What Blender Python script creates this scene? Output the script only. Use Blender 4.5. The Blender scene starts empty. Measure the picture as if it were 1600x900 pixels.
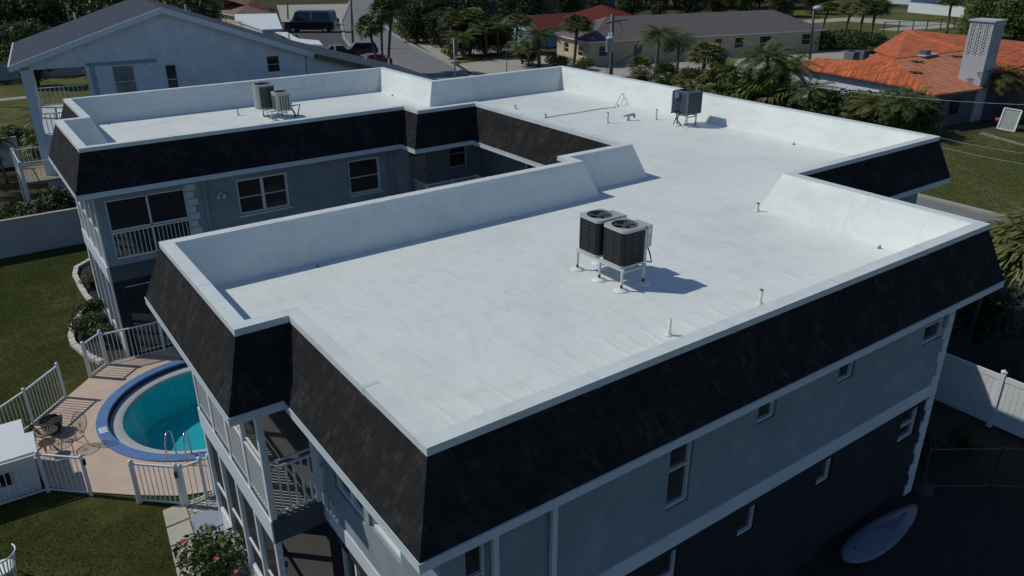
import bpy, math, random
from mathutils import Vector, Matrix
R = math.radians
scene = bpy.context.scene
C = scene.collection
random.seed(7)

# ------------------------------------------------------------------ camera
HT = 7.682                                   # parapet top above ground
YAW, PITCH, ROLL, FPX = R(35.391), R(-23.995), R(-0.243), 1223.9
CAM = Vector((-3.968, -7.498, 6.0 + HT))
fwd = Vector((math.sin(YAW)*math.cos(PITCH), math.cos(YAW)*math.cos(PITCH), math.sin(PITCH)))
rgt0 = fwd.cross(Vector((0, 0, 1))).normalized()
up0 = rgt0.cross(fwd)
rgt = rgt0*math.cos(ROLL) + up0*math.sin(ROLL)
upv = -rgt0*math.sin(ROLL) + up0*math.cos(ROLL)
cd = bpy.data.cameras.new('camera')
cam = bpy.data.objects.new('camera', cd); C.objects.link(cam)
cd.sensor_width = 36; cd.lens = FPX/1600*36; cd.clip_end = 3000; cd.clip_start = .1
m = Matrix.Identity(4)
for i in range(3):
    m[i][0] = rgt[i]; m[i][1] = upv[i]; m[i][2] = -fwd[i]; m[i][3] = CAM[i]
cam.matrix_world = m
scene.camera = cam

def G(u, v, x=None, y=None, z=None):
    """world point seen at survey pixel (u,v) of the 1600x900 photo lying on a given plane"""
    d = fwd + rgt*((u-800)/FPX) - upv*((v-450)/FPX)
    if x is not None: t = (x-CAM.x)/d.x
    elif y is not None: t = (y-CAM.y)/d.y
    else: t = ((z or 0)-CAM.z)/d.z
    return CAM + d*t

# ------------------------------------------------------------------ light
SUN = Vector((-0.68, 0.67, 1.0)).normalized()
w = bpy.data.worlds.new('World'); scene.world = w; w.use_nodes = True
nt = w.node_tree
sky = nt.nodes.new('ShaderNodeTexSky'); sky.sky_type = 'NISHITA'; sky.sun_disc = False
sky.sun_elevation = math.asin(SUN.z); sky.sun_rotation = math.atan2(SUN.x, SUN.y)
sky.air_density = 1.0; sky.dust_density = .2; sky.ozone_density = 4.0
bg = nt.nodes['Background']; bg.inputs['Strength'].default_value = 0.105
tint = nt.nodes.new('ShaderNodeMix'); tint.data_type = 'RGBA'; tint.blend_type = 'MULTIPLY'; tint.inputs[0].default_value = 1
tint.inputs[7].default_value = (.90, 1.0, 1.10, 1)      # the camera's cool white balance
nt.links.new(sky.outputs[0], tint.inputs[6]); nt.links.new(tint.outputs[2], bg.inputs[0])
sl = bpy.data.lights.new('sun', 'SUN'); sl.energy = 4.1; sl.angle = R(.53); sl.color = (1, .975, .87)
so = bpy.data.objects.new('sun', sl); C.objects.link(so)
so.rotation_euler = SUN.to_track_quat('Z', 'Y').to_euler(); so.location = (0, 0, 60)
vs = scene.view_settings
vs.view_transform = 'Standard'; vs.look = 'None'; vs.exposure = -0.72; vs.gamma = 1; vs.use_curve_mapping = False
scene.cycles.max_bounces = 6; scene.cycles.transparent_max_bounces = 12

# ------------------------------------------------------------------ materials
def newmat(name):
    mt = bpy.data.materials.new(name); mt.use_nodes = True
    n = mt.node_tree; b = n.nodes['Principled BSDF']
    return mt, n, b
def ramp(n, fac, stops):
    r = n.nodes.new('ShaderNodeValToRGB'); e = r.color_ramp.elements
    while len(e) > 1: e.remove(e[-1])
    e[0].position = stops[0][0]; e[0].color = (*stops[0][1], 1)
    for p, c in stops[1:]:
        k = e.new(p); k.color = (*c, 1)
    n.links.new(fac, r.inputs[0]); return r
def noise(n, scale, detail=4, rough=.6, vec=None, dist=0):
    t = n.nodes.new('ShaderNodeTexNoise'); t.inputs['Scale'].default_value = scale
    t.inputs['Detail'].default_value = detail; t.inputs['Roughness'].default_value = rough
    t.inputs['Distortion'].default_value = dist
    if vec: n.links.new(vec, t.inputs['Vector'])
    return t
def objco(n, kind='Object'):
    return n.nodes.new('ShaderNodeTexCoord').outputs[kind]
def worldpos(n): return n.nodes.new('ShaderNodeNewGeometry').outputs['Position']
def bump(n, b, h, strength=.3, dist=.02):
    k = n.nodes.new('ShaderNodeBump'); k.inputs['Strength'].default_value = strength
    k.inputs['Distance'].default_value = dist
    n.links.new(h, k.inputs['Height'])
    n.links.new(k.outputs[0], b.inputs['Normal']); return k
def mapv(n, vec, scale=(1, 1, 1), rot=(0, 0, 0)):
    k = n.nodes.new('ShaderNodeMapping'); k.inputs['Scale'].default_value = scale; k.inputs['Rotation'].default_value = rot
    n.links.new(vec, k.inputs[0]); return k.outputs[0]
def mathn(n, op, a, b=None):
    k = n.nodes.new('ShaderNodeMath'); k.operation = op
    for i, s in enumerate((a, b)):
        if s is None: continue
        if isinstance(s, (int, float)): k.inputs[i].default_value = s
        else: n.links.new(s, k.inputs[i])
    return k.outputs[0]
def mixc(n, fac, a, b, mode='MIX'):
    k = n.nodes.new('ShaderNodeMix'); k.data_type = 'RGBA'; k.blend_type = mode
    for s, i in ((fac, 0), (a, 6), (b, 7)):
        if isinstance(s, (int, float)): k.inputs[i].default_value = s
        elif isinstance(s, tuple): k.inputs[i].default_value = (*s, 1)
        else: n.links.new(s, k.inputs[i])
    return k.outputs[2]

def mottled(name, c1, c2, scale=3, rough=.8, bs=0, bscale=40, metallic=0, bd=.01):
    mt, n, b = newmat(name)
    pos = worldpos(n)
    t = noise(n, scale, 6, .65, pos)
    t2 = noise(n, scale*7, 4, .6, pos)
    f = mathn(n, 'ADD', mathn(n, 'MULTIPLY', t.outputs[0], .7), mathn(n, 'MULTIPLY', t2.outputs[0], .3))
    r = ramp(n, f, [(.32, c1), (.68, c2)])
    n.links.new(r.outputs[0], b.inputs['Base Color'])
    b.inputs['Roughness'].default_value = rough; b.inputs['Metallic'].default_value = metallic
    if bs:
        bump(n, b, noise(n, bscale, 5, .7, pos).outputs[0], bs, bd)
    return mt
def k(c, f): return tuple(min(1, v*f) for v in c)
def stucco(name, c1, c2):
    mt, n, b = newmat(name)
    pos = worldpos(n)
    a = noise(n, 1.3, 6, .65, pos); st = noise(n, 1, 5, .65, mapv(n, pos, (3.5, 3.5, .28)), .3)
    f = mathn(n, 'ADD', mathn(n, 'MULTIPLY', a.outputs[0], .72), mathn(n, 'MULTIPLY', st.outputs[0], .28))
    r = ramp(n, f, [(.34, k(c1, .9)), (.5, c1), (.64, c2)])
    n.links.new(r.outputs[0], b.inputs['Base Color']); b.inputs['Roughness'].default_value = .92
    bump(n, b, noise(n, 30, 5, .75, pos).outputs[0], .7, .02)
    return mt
def paint(name, c, rough=.6, var=.12, bs=.05, bscale=60, scale=1.2):
    return mottled(name, k(c, 1-var), k(c, 1+var*.5), scale, rough, bs, bscale)

def mat_membrane():
    mt, n, b = newmat('roof membrane')
    pos = worldpos(n)
    t = noise(n, .35, 6, .62, pos, .6)
    t2 = noise(n, 3.5, 5, .7, mapv(n, pos, (1, .35, 1)), .4)
    f = mathn(n, 'ADD', mathn(n, 'MULTIPLY', t.outputs[0], .6), mathn(n, 'MULTIPLY', t2.outputs[0], .4))
    r = ramp(n, f, [(.3, (.62, .66, .635)), (.5, (.73, .765, .735)), (.72, (.79, .815, .785))])
    # dirty water stains
    st = noise(n, .9, 7, .7, pos, 1.2)
    sr = ramp(n, st.outputs[0], [(.60, (0, 0, 0)), (.72, (1, 1, 1))])
    col = mixc(n, mathn(n, 'MULTIPLY', sr.outputs[0], .30), r.outputs[0], (.50, .50, .46))
    ring_ = noise(n, .33, 5, .6, pos, .8)
    rr_ = ramp(n, ring_.outputs[0], [(.515, (0, 0, 0)), (.53, (1, 1, 1)), (.54, (.25, .25, .25)), (.60, (.12, .12, .12)), (.66, (0, 0, 0))])
    col = mixc(n, mathn(n, 'MULTIPLY', rr_.outputs[0], .22), col, (.53, .53, .48))
    sp_ = noise(n, 14, 3, .7, pos)
    col = mixc(n, mathn(n, 'MULTIPLY', ramp(n, sp_.outputs[0], [(.70, (0, 0, 0)), (.76, (1, 1, 1))]).outputs[0], .35), col, (.40, .39, .35))
    # seams every 1.9 m along y and 3.1 m along x : thin darker laps
    sep = n.nodes.new('ShaderNodeSeparateXYZ'); n.links.new(pos, sep.inputs[0])
    wob = mathn(n, 'MULTIPLY', noise(n, .8, 3, .5, pos).outputs[0], .10)
    ys = mathn(n, 'PINGPONG', mathn(n, 'ADD', mathn(n, 'ADD', sep.outputs[1], wob), .55), .95)
    seam = mathn(n, 'LESS_THAN', ys, .014)
    xs = mathn(n, 'PINGPONG', mathn(n, 'ADD', mathn(n, 'ADD', sep.outputs[0], wob), .3), 6.2)
    seam2 = mathn(n, 'LESS_THAN', xs, .014)
    sm = mathn(n, 'MAXIMUM', seam, seam2)
    brk = mathn(n, 'GREATER_THAN', noise(n, 1.6, 2, .5, pos).outputs[0], .47)
    sm = mathn(n, 'MULTIPLY', sm, brk)
    col = mixc(n, mathn(n, 'MULTIPLY', sm, .30), col, (.48, .49, .50))
    n.links.new(col, b.inputs['Base Color'])
    b.inputs['Roughness'].default_value = .52
    # wrinkles
    wv = noise(n, 1.0, 3, .55, mapv(n, pos, (2.6, .55, 2.6), (0, 0, R(8))), .9)
    fine = noise(n, 9, 4, .6, pos, .5)
    wr = noise(n, 1.0, 4, .6, mapv(n, pos, (.7, 3.4, 2.2), (0, 0, R(-12))), 1.4)
    h = mathn(n, 'ADD', mathn(n, 'MULTIPLY', wv.outputs[0], 1.0), mathn(n, 'MULTIPLY', fine.outputs[0], .10))
    h = mathn(n, 'ADD', h, mathn(n, 'MULTIPLY', wr.outputs[0], .45))
    h = mathn(n, 'ADD', h, mathn(n, 'MULTIPLY', mathn(n, 'LESS_THAN', ys, .05), .05))
    # long buckles of the membrane along the front edge, running across it
    wn = noise(n, .7, 3, .6, pos)
    rip = mathn(n, 'SINE', mathn(n, 'ADD', mathn(n, 'MULTIPLY', sep.outputs[0], 13.5), mathn(n, 'ADD', mathn(n, 'MULTIPLY', wn.outputs[0], 9), mathn(n, 'MULTIPLY', sep.outputs[1], 1.2))))
    rip = mathn(n, 'POWER', mathn(n, 'MAXIMUM', rip, 0), 2.2)
    mr = n.nodes.new('ShaderNodeMapRange'); mr.inputs[1].default_value = 3.6; mr.inputs[2].default_value = 2.6; n.links.new(mathn(n, 'ADD', sep.outputs[1], mathn(n, 'MULTIPLY', wn.outputs[0], 1.0)), mr.inputs[0])
    mr2 = n.nodes.new('ShaderNodeMapRange'); mr2.inputs[1].default_value = .42; mr2.inputs[2].default_value = .58; n.links.new(noise(n, .45, 2, .5, pos).outputs[0], mr2.inputs[0])
    h = mathn(n, 'ADD', h, mathn(n, 'MULTIPLY', mathn(n, 'MULTIPLY', rip, mr.outputs[0]), mathn(n, 'ADD', mathn(n, 'MULTIPLY', mr2.outputs[0], .35), .25)))
    bump(n, b, h, .42, .034)
    return mt
def mat_shingle(name, c1, c2, c3, w_=.16, h_=.14, warm=0):
    mt, n, b = newmat(name)
    pos = worldpos(n)
    sep = n.nodes.new('ShaderNodeSeparateXYZ'); n.links.new(pos, sep.inputs[0])
    u = mathn(n, 'ADD', sep.outputs[0], sep.outputs[1])
    cmb = n.nodes.new('ShaderNodeCombineXYZ'); n.links.new(u, cmb.inputs[0]); n.links.new(sep.outputs[2], cmb.inputs[1])
    br = n.nodes.new('ShaderNodeTexBrick'); n.links.new(cmb.outputs[0], br.inputs['Vector'])
    br.inputs['Scale'].default_value = 1; br.inputs['Brick Width'].default_value = w_; br.inputs['Row Height'].default_value = h_
    br.inputs['Mortar Size'].default_value = .006; br.inputs['Mortar Smooth'].default_value = .3
    br.inputs['Color1'].default_value = (*c1, 1); br.inputs['Color2'].default_value = (*c2, 1); br.inputs['Mortar'].default_value = (*k(c1, .78), 1)
    br.offset = .37; br.squash = .7; br.squash_frequency = 3
    tb = noise(n, 1.2, 3, .6, mapv(n, cmb.outputs[0], (1.6, 1.2, 1)))
    col0 = mixc(n, ramp(n, tb.outputs[0], [(.42, (0, 0, 0)), (.62, (1, 1, 1))]).outputs[0], tuple(k(c1, 1.1)), br.outputs['Color'])
    gran = noise(n, 90, 2, .7, pos)
    col = mixc(n, .5, col0, ramp(n, gran.outputs[0], [(.3, (.25, .25, .25)), (.7, (1, 1, 1))]).outputs[0], 'MULTIPLY')
    n.links.new(col, b.inputs['Base Color']); b.inputs['Roughness'].default_value = .95
    b.inputs['Specular IOR Level'].default_value = .15
    bump(n, b, mathn(n, 'ADD', br.outputs['Fac'], mathn(n, 'MULTIPLY', gran.outputs[0], -.5)), .5, -.012)
    return mt
def mat_grass(name, c1, c2, c3, scale=1):
    mt, n, b = newmat(name)
    pos = worldpos(n)
    a = noise(n, .25*scale, 5, .65, pos, .5); c = noise(n, 2.2*scale, 6, .75, pos, .3); f = noise(n, 26, 3, .8, pos)
    r = ramp(n, a.outputs[0], [(.33, c1), (.5, c2), (.68, c3)])
    r2 = ramp(n, c.outputs[0], [(.3, (.55, .55, .5)), (.7, (1.0, 1.0, 1.0))])
    r3 = ramp(n, f.outputs[0], [(.3, (.35, .35, .35)), (.7, (1, 1, 1))])
    col = mixc(n, 1.0, mixc(n, 1.0, r.outputs[0], r2.outputs[0], 'MULTIPLY'), r3.outputs[0], 'MULTIPLY')
    n.links.new(col, b.inputs['Base Color']); b.inputs['Roughness'].default_value = 1; b.inputs['Specular IOR Level'].default_value = .1
    bump(n, b, mathn(n, 'ADD', f.outputs[0], c.outputs[0]), .8, .06)
    return mt
def mat_leaf(name, c1, c2, trans=.15):
    mt, n, b = newmat(name)
    oi = n.nodes.new('ShaderNodeObjectInfo')
    t = noise(n, .9, 3, .6, objco(n)); t2 = noise(n, 7, 2, .6, objco(n))
    f = mathn(n, 'ADD', mathn(n, 'MULTIPLY', t.outputs[0], .55), mathn(n, 'MULTIPLY', t2.outputs[0], .3))
    f = mathn(n, 'ADD', f, mathn(n, 'MULTIPLY', oi.outputs['Random'], .18))
    r = ramp(n, f, [(.35, c1), (.66, c2)])
    n.links.new(r.outputs[0], b.inputs['Base Color']); b.inputs['Roughness'].default_value = .55
    b.inputs['Specular IOR Level'].default_value = .3
    tr = n.nodes.new('ShaderNodeBsdfTranslucent'); n.links.new(r.outputs[0], tr.inputs[0])
    mx = n.nodes.new('ShaderNodeMixShader'); mx.inputs[0].default_value = trans
    n.links.new(b.outputs[0], mx.inputs[1]); n.links.new(tr.outputs[0], mx.inputs[2])
    n.links.new(mx.outputs[0], n.nodes['Material Output'].inputs[0])
    return mt
def mat_tile(name, c1, c2, c3, axis):
    """barrel clay tiles: humps run down the slope, courses across it; axis = world axis of the slope direction"""
    mt, n, b = newmat(name)
    pos = worldpos(n)
    sep = n.nodes.new('ShaderNodeSeparateXYZ'); n.links.new(pos, sep.inputs[0])
    s, a = (sep.outputs[0], sep.outputs[1]) if axis == 'x' else (sep.outputs[1], sep.outputs[0])
    hump = mathn(n, 'PINGPONG', a, .15)
    cmb = n.nodes.new('ShaderNodeCombineXYZ'); n.links.new(a, cmb.inputs[0]); n.links.new(s, cmb.inputs[1])
    br = n.nodes.new('ShaderNodeTexBrick'); n.links.new(cmb.outputs[0], br.inputs['Vector'])
    br.inputs['Scale'].default_value = 1; br.inputs['Brick Width'].default_value = .30; br.inputs['Row Height'].default_value = .42; br.offset = 0
    br.inputs['Mortar Size'].default_value = .02
    br.inputs['Color1'].default_value = (*c1, 1); br.inputs['Color2'].default_value = (*c2, 1); br.inputs['Mortar'].default_value = (*k(c1, .45), 1)
    t = noise(n, 1.1, 5, .7, mapv(n, cmb.outputs[0], (2.2, .5, 1)), .2)
    col = mixc(n, ramp(n, t.outputs[0], [(.42, (0, 0, 0)), (.62, (1, 1, 1))]).outputs[0], br.outputs['Color'], c3)
    n.links.new(col, b.inputs['Base Color']); b.inputs['Roughness'].default_value = .85
    bump(n, b, mathn(n, 'ADD', mathn(n, 'MULTIPLY', hump, 5), mathn(n, 'MULTIPLY', mathn(n, 'FRACT', mathn(n, 'DIVIDE', s, .42)), .5)), .9, .06)
    return mt
def mat_glass(name, c=(.012, .014, .017), rough=.08):
    mt, n, b = newmat(name)
    t = noise(n, .7, 3, .5, worldpos(n))
    r = ramp(n, t.outputs[0], [(.35, k(c, .6)), (.65, k(c, 2.2))])
    n.links.new(r.outputs[0], b.inputs['Base Color'])
    b.inputs['Roughness'].default_value = rough; b.inputs['Specular IOR Level'].default_value = .5
    return mt
def mat_screen(name, c=(.02, .02, .022), alpha=.72):
    mt, n, b = newmat(name)
    ch = n.nodes.new('ShaderNodeTexChecker'); ch.inputs['Scale'].default_value = 900
    n.links.new(worldpos(n), ch.inputs[0])
    b.inputs['Base Color'].default_value = (*c, 1); b.inputs['Roughness'].default_value = .8
    r = ramp(n, ch.outputs[1], [(0, (alpha-.05,)*3), (1, (alpha+.05,)*3)])
    n.links.new(r.outputs[0], b.inputs['Alpha'])
    return mt
def mat_water(name):
    mt, n, b = newmat(name)
    bm_ = n.nodes.new('ShaderNodeBump'); bm_.inputs['Strength'].default_value = .25; bm_.inputs['Distance'].default_value = .03
    n.links.new(noise(n, 3.0, 3, .5, worldpos(n), .6).outputs[0], bm_.inputs['Height'])
    tr = n.nodes.new('ShaderNodeBsdfTransparent'); tr.inputs[0].default_value = (.36, .74, .81, 1)
    gl = n.nodes.new('ShaderNodeBsdfGlossy'); gl.inputs['Roughness'].default_value = .04; n.links.new(bm_.outputs[0], gl.inputs['Normal'])
    fr = n.nodes.new('ShaderNodeFresnel'); fr.inputs['IOR'].default_value = 1.33; n.links.new(bm_.outputs[0], fr.inputs['Normal'])
    mx = n.nodes.new('ShaderNodeMixShader'); n.links.new(fr.outputs[0], mx.inputs[0]); n.links.new(tr.outputs[0], mx.inputs[1]); n.links.new(gl.outputs[0], mx.inputs[2])
    n.links.new(mx.outputs[0], n.nodes['Material Output'].inputs[0])
    return mt
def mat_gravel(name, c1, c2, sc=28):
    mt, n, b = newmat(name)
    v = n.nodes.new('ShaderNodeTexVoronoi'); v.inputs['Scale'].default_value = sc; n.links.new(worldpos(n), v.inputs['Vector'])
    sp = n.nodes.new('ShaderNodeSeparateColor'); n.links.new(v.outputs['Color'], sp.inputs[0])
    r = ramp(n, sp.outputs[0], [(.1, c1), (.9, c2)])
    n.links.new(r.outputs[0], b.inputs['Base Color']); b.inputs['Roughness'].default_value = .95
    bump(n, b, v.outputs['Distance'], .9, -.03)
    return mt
def mat_louver(name, c1, c2, pitch, axis=2, rough=.5, metallic=.3):
    mt, n, b = newmat(name)
    sep = n.nodes.new('ShaderNodeSeparateXYZ'); n.links.new(worldpos(n), sep.inputs[0])
    f = mathn(n, 'FRACT', mathn(n, 'DIVIDE', sep.outputs[axis], pitch))
    r = ramp(n, f, [(.0, c1), (.45, c1), (.55, c2), (1, c2)])
    n.links.new(r.outputs[0], b.inputs['Base Color']); b.inputs['Roughness'].default_value = rough; b.inputs['Metallic'].default_value = metallic
    bump(n, b, f, .4, .01)
    return mt

M = {}
M['membrane'] = mat_membrane()
M['coping'] = paint('white coping metal', (.68, .715, .70), .5, .14)
M['fascia'] = paint('white fascia paint', (.60, .66, .71), .55, .1)
M['shingle'] = mat_shingle('charcoal shingles', (.020, .0205, .0215), (.056, .0555, .056), (.052, .050, .049), .125, .17)
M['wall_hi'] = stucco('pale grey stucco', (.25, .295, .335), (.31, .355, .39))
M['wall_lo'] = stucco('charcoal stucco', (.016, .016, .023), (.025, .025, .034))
M['slab'] = mottled('shade darkened slab', (.07, .075, .09), (.09, .095, .11), 1, .9)  # dark tone carries the shade on the slabs' south faces
M['soffit'] = paint('soffit', (.50, .52, .54), .7)
M['white'] = paint('white paint', (.72, .74, .75), .45, .08)
M['rail'] = paint('white powder coat', (.70, .72, .74), .35, .06)
M['quoin'] = paint('white quoin stone', (.62, .64, .66), .8, .15)
M['glass'] = mat_glass('window glass', (.030, .028, .027), .06)
M['glass2'] = mat_glass('blind behind glass', (.16, .17, .16), .15)
M['screen'] = mat_screen('insect screen')
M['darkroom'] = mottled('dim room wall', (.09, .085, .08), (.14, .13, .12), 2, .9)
M['porchfloor'] = mottled('porch floor', (.22, .21, .2), (.3, .29, .28), 2, .8)
M['door'] = paint('off white door', (.42, .44, .45), .5)
M['grass'] = mat_grass('lawn grass', (.060, .085, .018), (.10, .118, .028), (.20, .18, .06))
M['grass2'] = mat_grass('roadside grass', (.13, .18, .045), (.20, .22, .07), (.32, .27, .12), .5)
M['earth'] = mat_grass('dry ground', (.08, .085, .04), (.13, .12, .065), (.20, .17, .11), .4)
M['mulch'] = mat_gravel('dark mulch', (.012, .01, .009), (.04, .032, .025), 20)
M['pebble'] = mat_gravel('pale pebbles', (.16, .15, .13), (.5, .48, .43), 16)
M['asphalt'] = mottled('grey asphalt', (.155, .158, .165), (.205, .208, .212), .6, .95, .3, 70)
M['lot'] = mottled('dark asphalt', (.05, .052, .06), (.075, .077, .085), .5, .95, .3, 70)
M['kerb'] = mottled('kerb concrete', (.27, .26, .23), (.36, .35, .31), 1.5, .9, .2, 40)
M['concrete'] = mottled('driveway concrete', (.30, .28, .235), (.41, .385, .33), .5, .9, .2, 40)
M['pooldeck'] = mottled('tan pool deck', (.50, .375, .29), (.61, .47, .375), 1.2, .85, .25, 60)
M['paver'] = mottled('pale paver', (.40, .36, .29), (.48, .44, .36), 2, .9, .2, 40)
M['greystep'] = paint('grey painted slab', (.27, .32, .38), .8)
M['poolblue'] = mottled('blue painted coping', (.075, .16, .36), (.12, .23, .47), 2.5, .5, .1, 30)
M['poolshade'] = paint('pool rim shadow', (.03, .04, .09), .3)  # shade put into the colour, for the ring inside the rim
M['poolwhite'] = paint('pool step plaster', (.50, .53, .55), .6)
M['water'] = mat_water('teal pool water')
M['basin'] = mottled('teal basin plaster', (.13, .66, .70), (.20, .80, .82), 2.5, .8)
M['steel'] = paint('stainless tube', (.55, .55, .56), .2, .05)
M['steel'].node_tree.nodes['Principled BSDF'].inputs['Metallic'].default_value = .9
M['bedstone'] = mottled('white edging block', (.50, .47, .42), (.66, .63, .57), 3, .9, .2, 30)
M['backwall'] = mottled('grey block wall', (.34, .36, .38), (.42, .44, .46), 1.0, .9, .3, 40)
M['nwall'] = stucco('white stucco wall', (.60, .66, .73), (.72, .76, .80))
M['nroof'] = mat_shingle('slate blue shingles', (.060, .072, .100), (.090, .106, .142), (.12, .125, .145), 1.6, .045)
M['brown'] = paint('bare brown board', (.14, .115, .095), .8)
M['wood'] = mottled('weathered planks', (.22, .17, .11), (.34, .27, .18), 3, .9)
M['acdark'] = mat_louver('dark condenser grille', (.006, .006, .007), (.018, .017, .018), .03)
M['actop'] = paint('light grey sheet metal', (.42, .43, .44), .4, .1)
M['acblack'] = paint('black fan well', (.008, .009, .011), .5)
M['acfan'] = paint('fan blade metal', (.16, .17, .18), .35, .1)
M['accoil'] = paint('dark coil', (.012, .014, .018), .6)
M['acblue'] = paint('slate blue sheet metal', (.085, .115, .15), .4, .15)
M['acbeige'] = paint('beige sheet metal', (.34, .37, .33), .5, .1)
M['acslot'] = paint('green grey coil', (.07, .09, .085), .6, .2)
M['aluminium'] = paint('aluminium angle', (.5, .51, .52), .35, .1)
M['rubber'] = paint('black rubber', (.015, .015, .015), .6)
M['copper'] = paint('insulated line', (.03, .03, .032), .7)
M['wicker'] = paint('bronze wire', (.06, .035, .022), .45)
M['pot'] = paint('dark glazed pot', (.03, .04, .045), .25)
M['soil'] = mottled('potting soil', (.015, .012, .01), (.04, .03, .022), 12, 1)
M['bark'] = mottled('palm bark', (.09, .08, .065), (.17, .15, .125), 3, .95, .6, 14, 0, .05)
M['barkdark'] = mottled('dark bark', (.04, .034, .027), (.085, .073, .058), 3, .95, .6, 10, 0, .05)
M['leafpalm'] = mat_leaf('palm frond', (.036, .055, .014), (.17, .19, .055))
M['leafdry'] = mat_leaf('dry palm skirt', (.07, .05, .025), (.15, .11, .06))
M['leafdark'] = mat_leaf('dark leaves', (.018, .030, .010), (.078, .10, .032))
M['leafmid'] = mat_leaf('mid green leaves', (.03, .055, .014), (.11, .145, .042))
M['leafyellow'] = mat_leaf('yellow green leaves', (.07, .10, .02), (.18, .20, .06))
M['flower'] = paint('red hibiscus petals', (.55, .035, .02), .5)
M['tileo'] = mat_tile('orange clay tiles', (.56, .105, .03), (.70, .21, .06), (.27, .06, .025), 'x')
M['tiles'] = mat_tile('salmon clay tiles', (.60, .22, .10), (.68, .30, .16), (.46, .14, .07), 'y')
M['tileb'] = mat_tile('weathered brown tiles', (.26, .14, .10), (.33, .19, .13), (.18, .10, .075), 'y')
M['tilered'] = mat_shingle('brick red shingles', (.15, .035, .026), (.18, .042, .03), (.21, .055, .04), .4, .05)
M['roofbrown'] = mat_shingle('brown shingles', (.17, .145, .145), (.23, .195, .195), (.19, .165, .16), .5, .05)
M['cream'] = mottled('cream stucco', (.42, .37, .24), (.52, .47, .33), .6, .9)
M['teal'] = mottled('pale teal siding', (.22, .42, .48), (.30, .50, .56), .6, .8)
M['greywall'] = mottled('grey house stucco', (.075, .075, .09), (.11, .11, .125), .6, .9)
M['towerwall'] = mottled('pale grey tower stucco', (.38, .40, .43), (.46, .48, .50), .4, .9)
M['poleconc'] = mottled('utility pole wood', (.12, .11, .10), (.2, .19, .175), 3, .9)
M['polewhite'] = mottled('pale concrete pole', (.36, .36, .36), (.46, .46, .46), 3, .9)
M['polegrey'] = paint('dark grey pole', (.05, .055, .06), .5)
M['transformer'] = paint('transformer paint', (.42, .46, .48), .4)
M['cardark'] = paint('dark car paint', (.012, .014, .018), .2, .1, 0)
M['carblue'] = paint('blue grey car paint', (.10, .15, .21), .25, .1, 0)
M['vanblue'] = paint('blue grey van paint', (.16, .24, .33), .25, .1, 0)
M['carred'] = paint('red car paint', (.22, .012, .012), .25, .1, 0)
M['carglass'] = mat_glass('car glass', (.01, .013, .018), .05)
M['tyre'] = paint('tyre', (.015, .015, .015), .8)
M['kayak'] = paint('pale hull', (.12, .135, .19), .35)
M['kayakpad'] = paint('blue hull pad', (.07, .085, .14), .5)
M['pink'] = paint('pink plastic', (.5, .12, .2), .5)
M['greenpanel'] = mottled('faded green board', (.18, .23, .21), (.32, .36, .34), 2, .7)
M['pipewhite'] = paint('pvc pipe', (.66, .67, .66), .5)
M['orange'] = paint('orange plastic', (.6, .1, .02), .5)
M['yellow'] = paint('ochre sheeting', (.45, .30, .10), .7)

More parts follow.
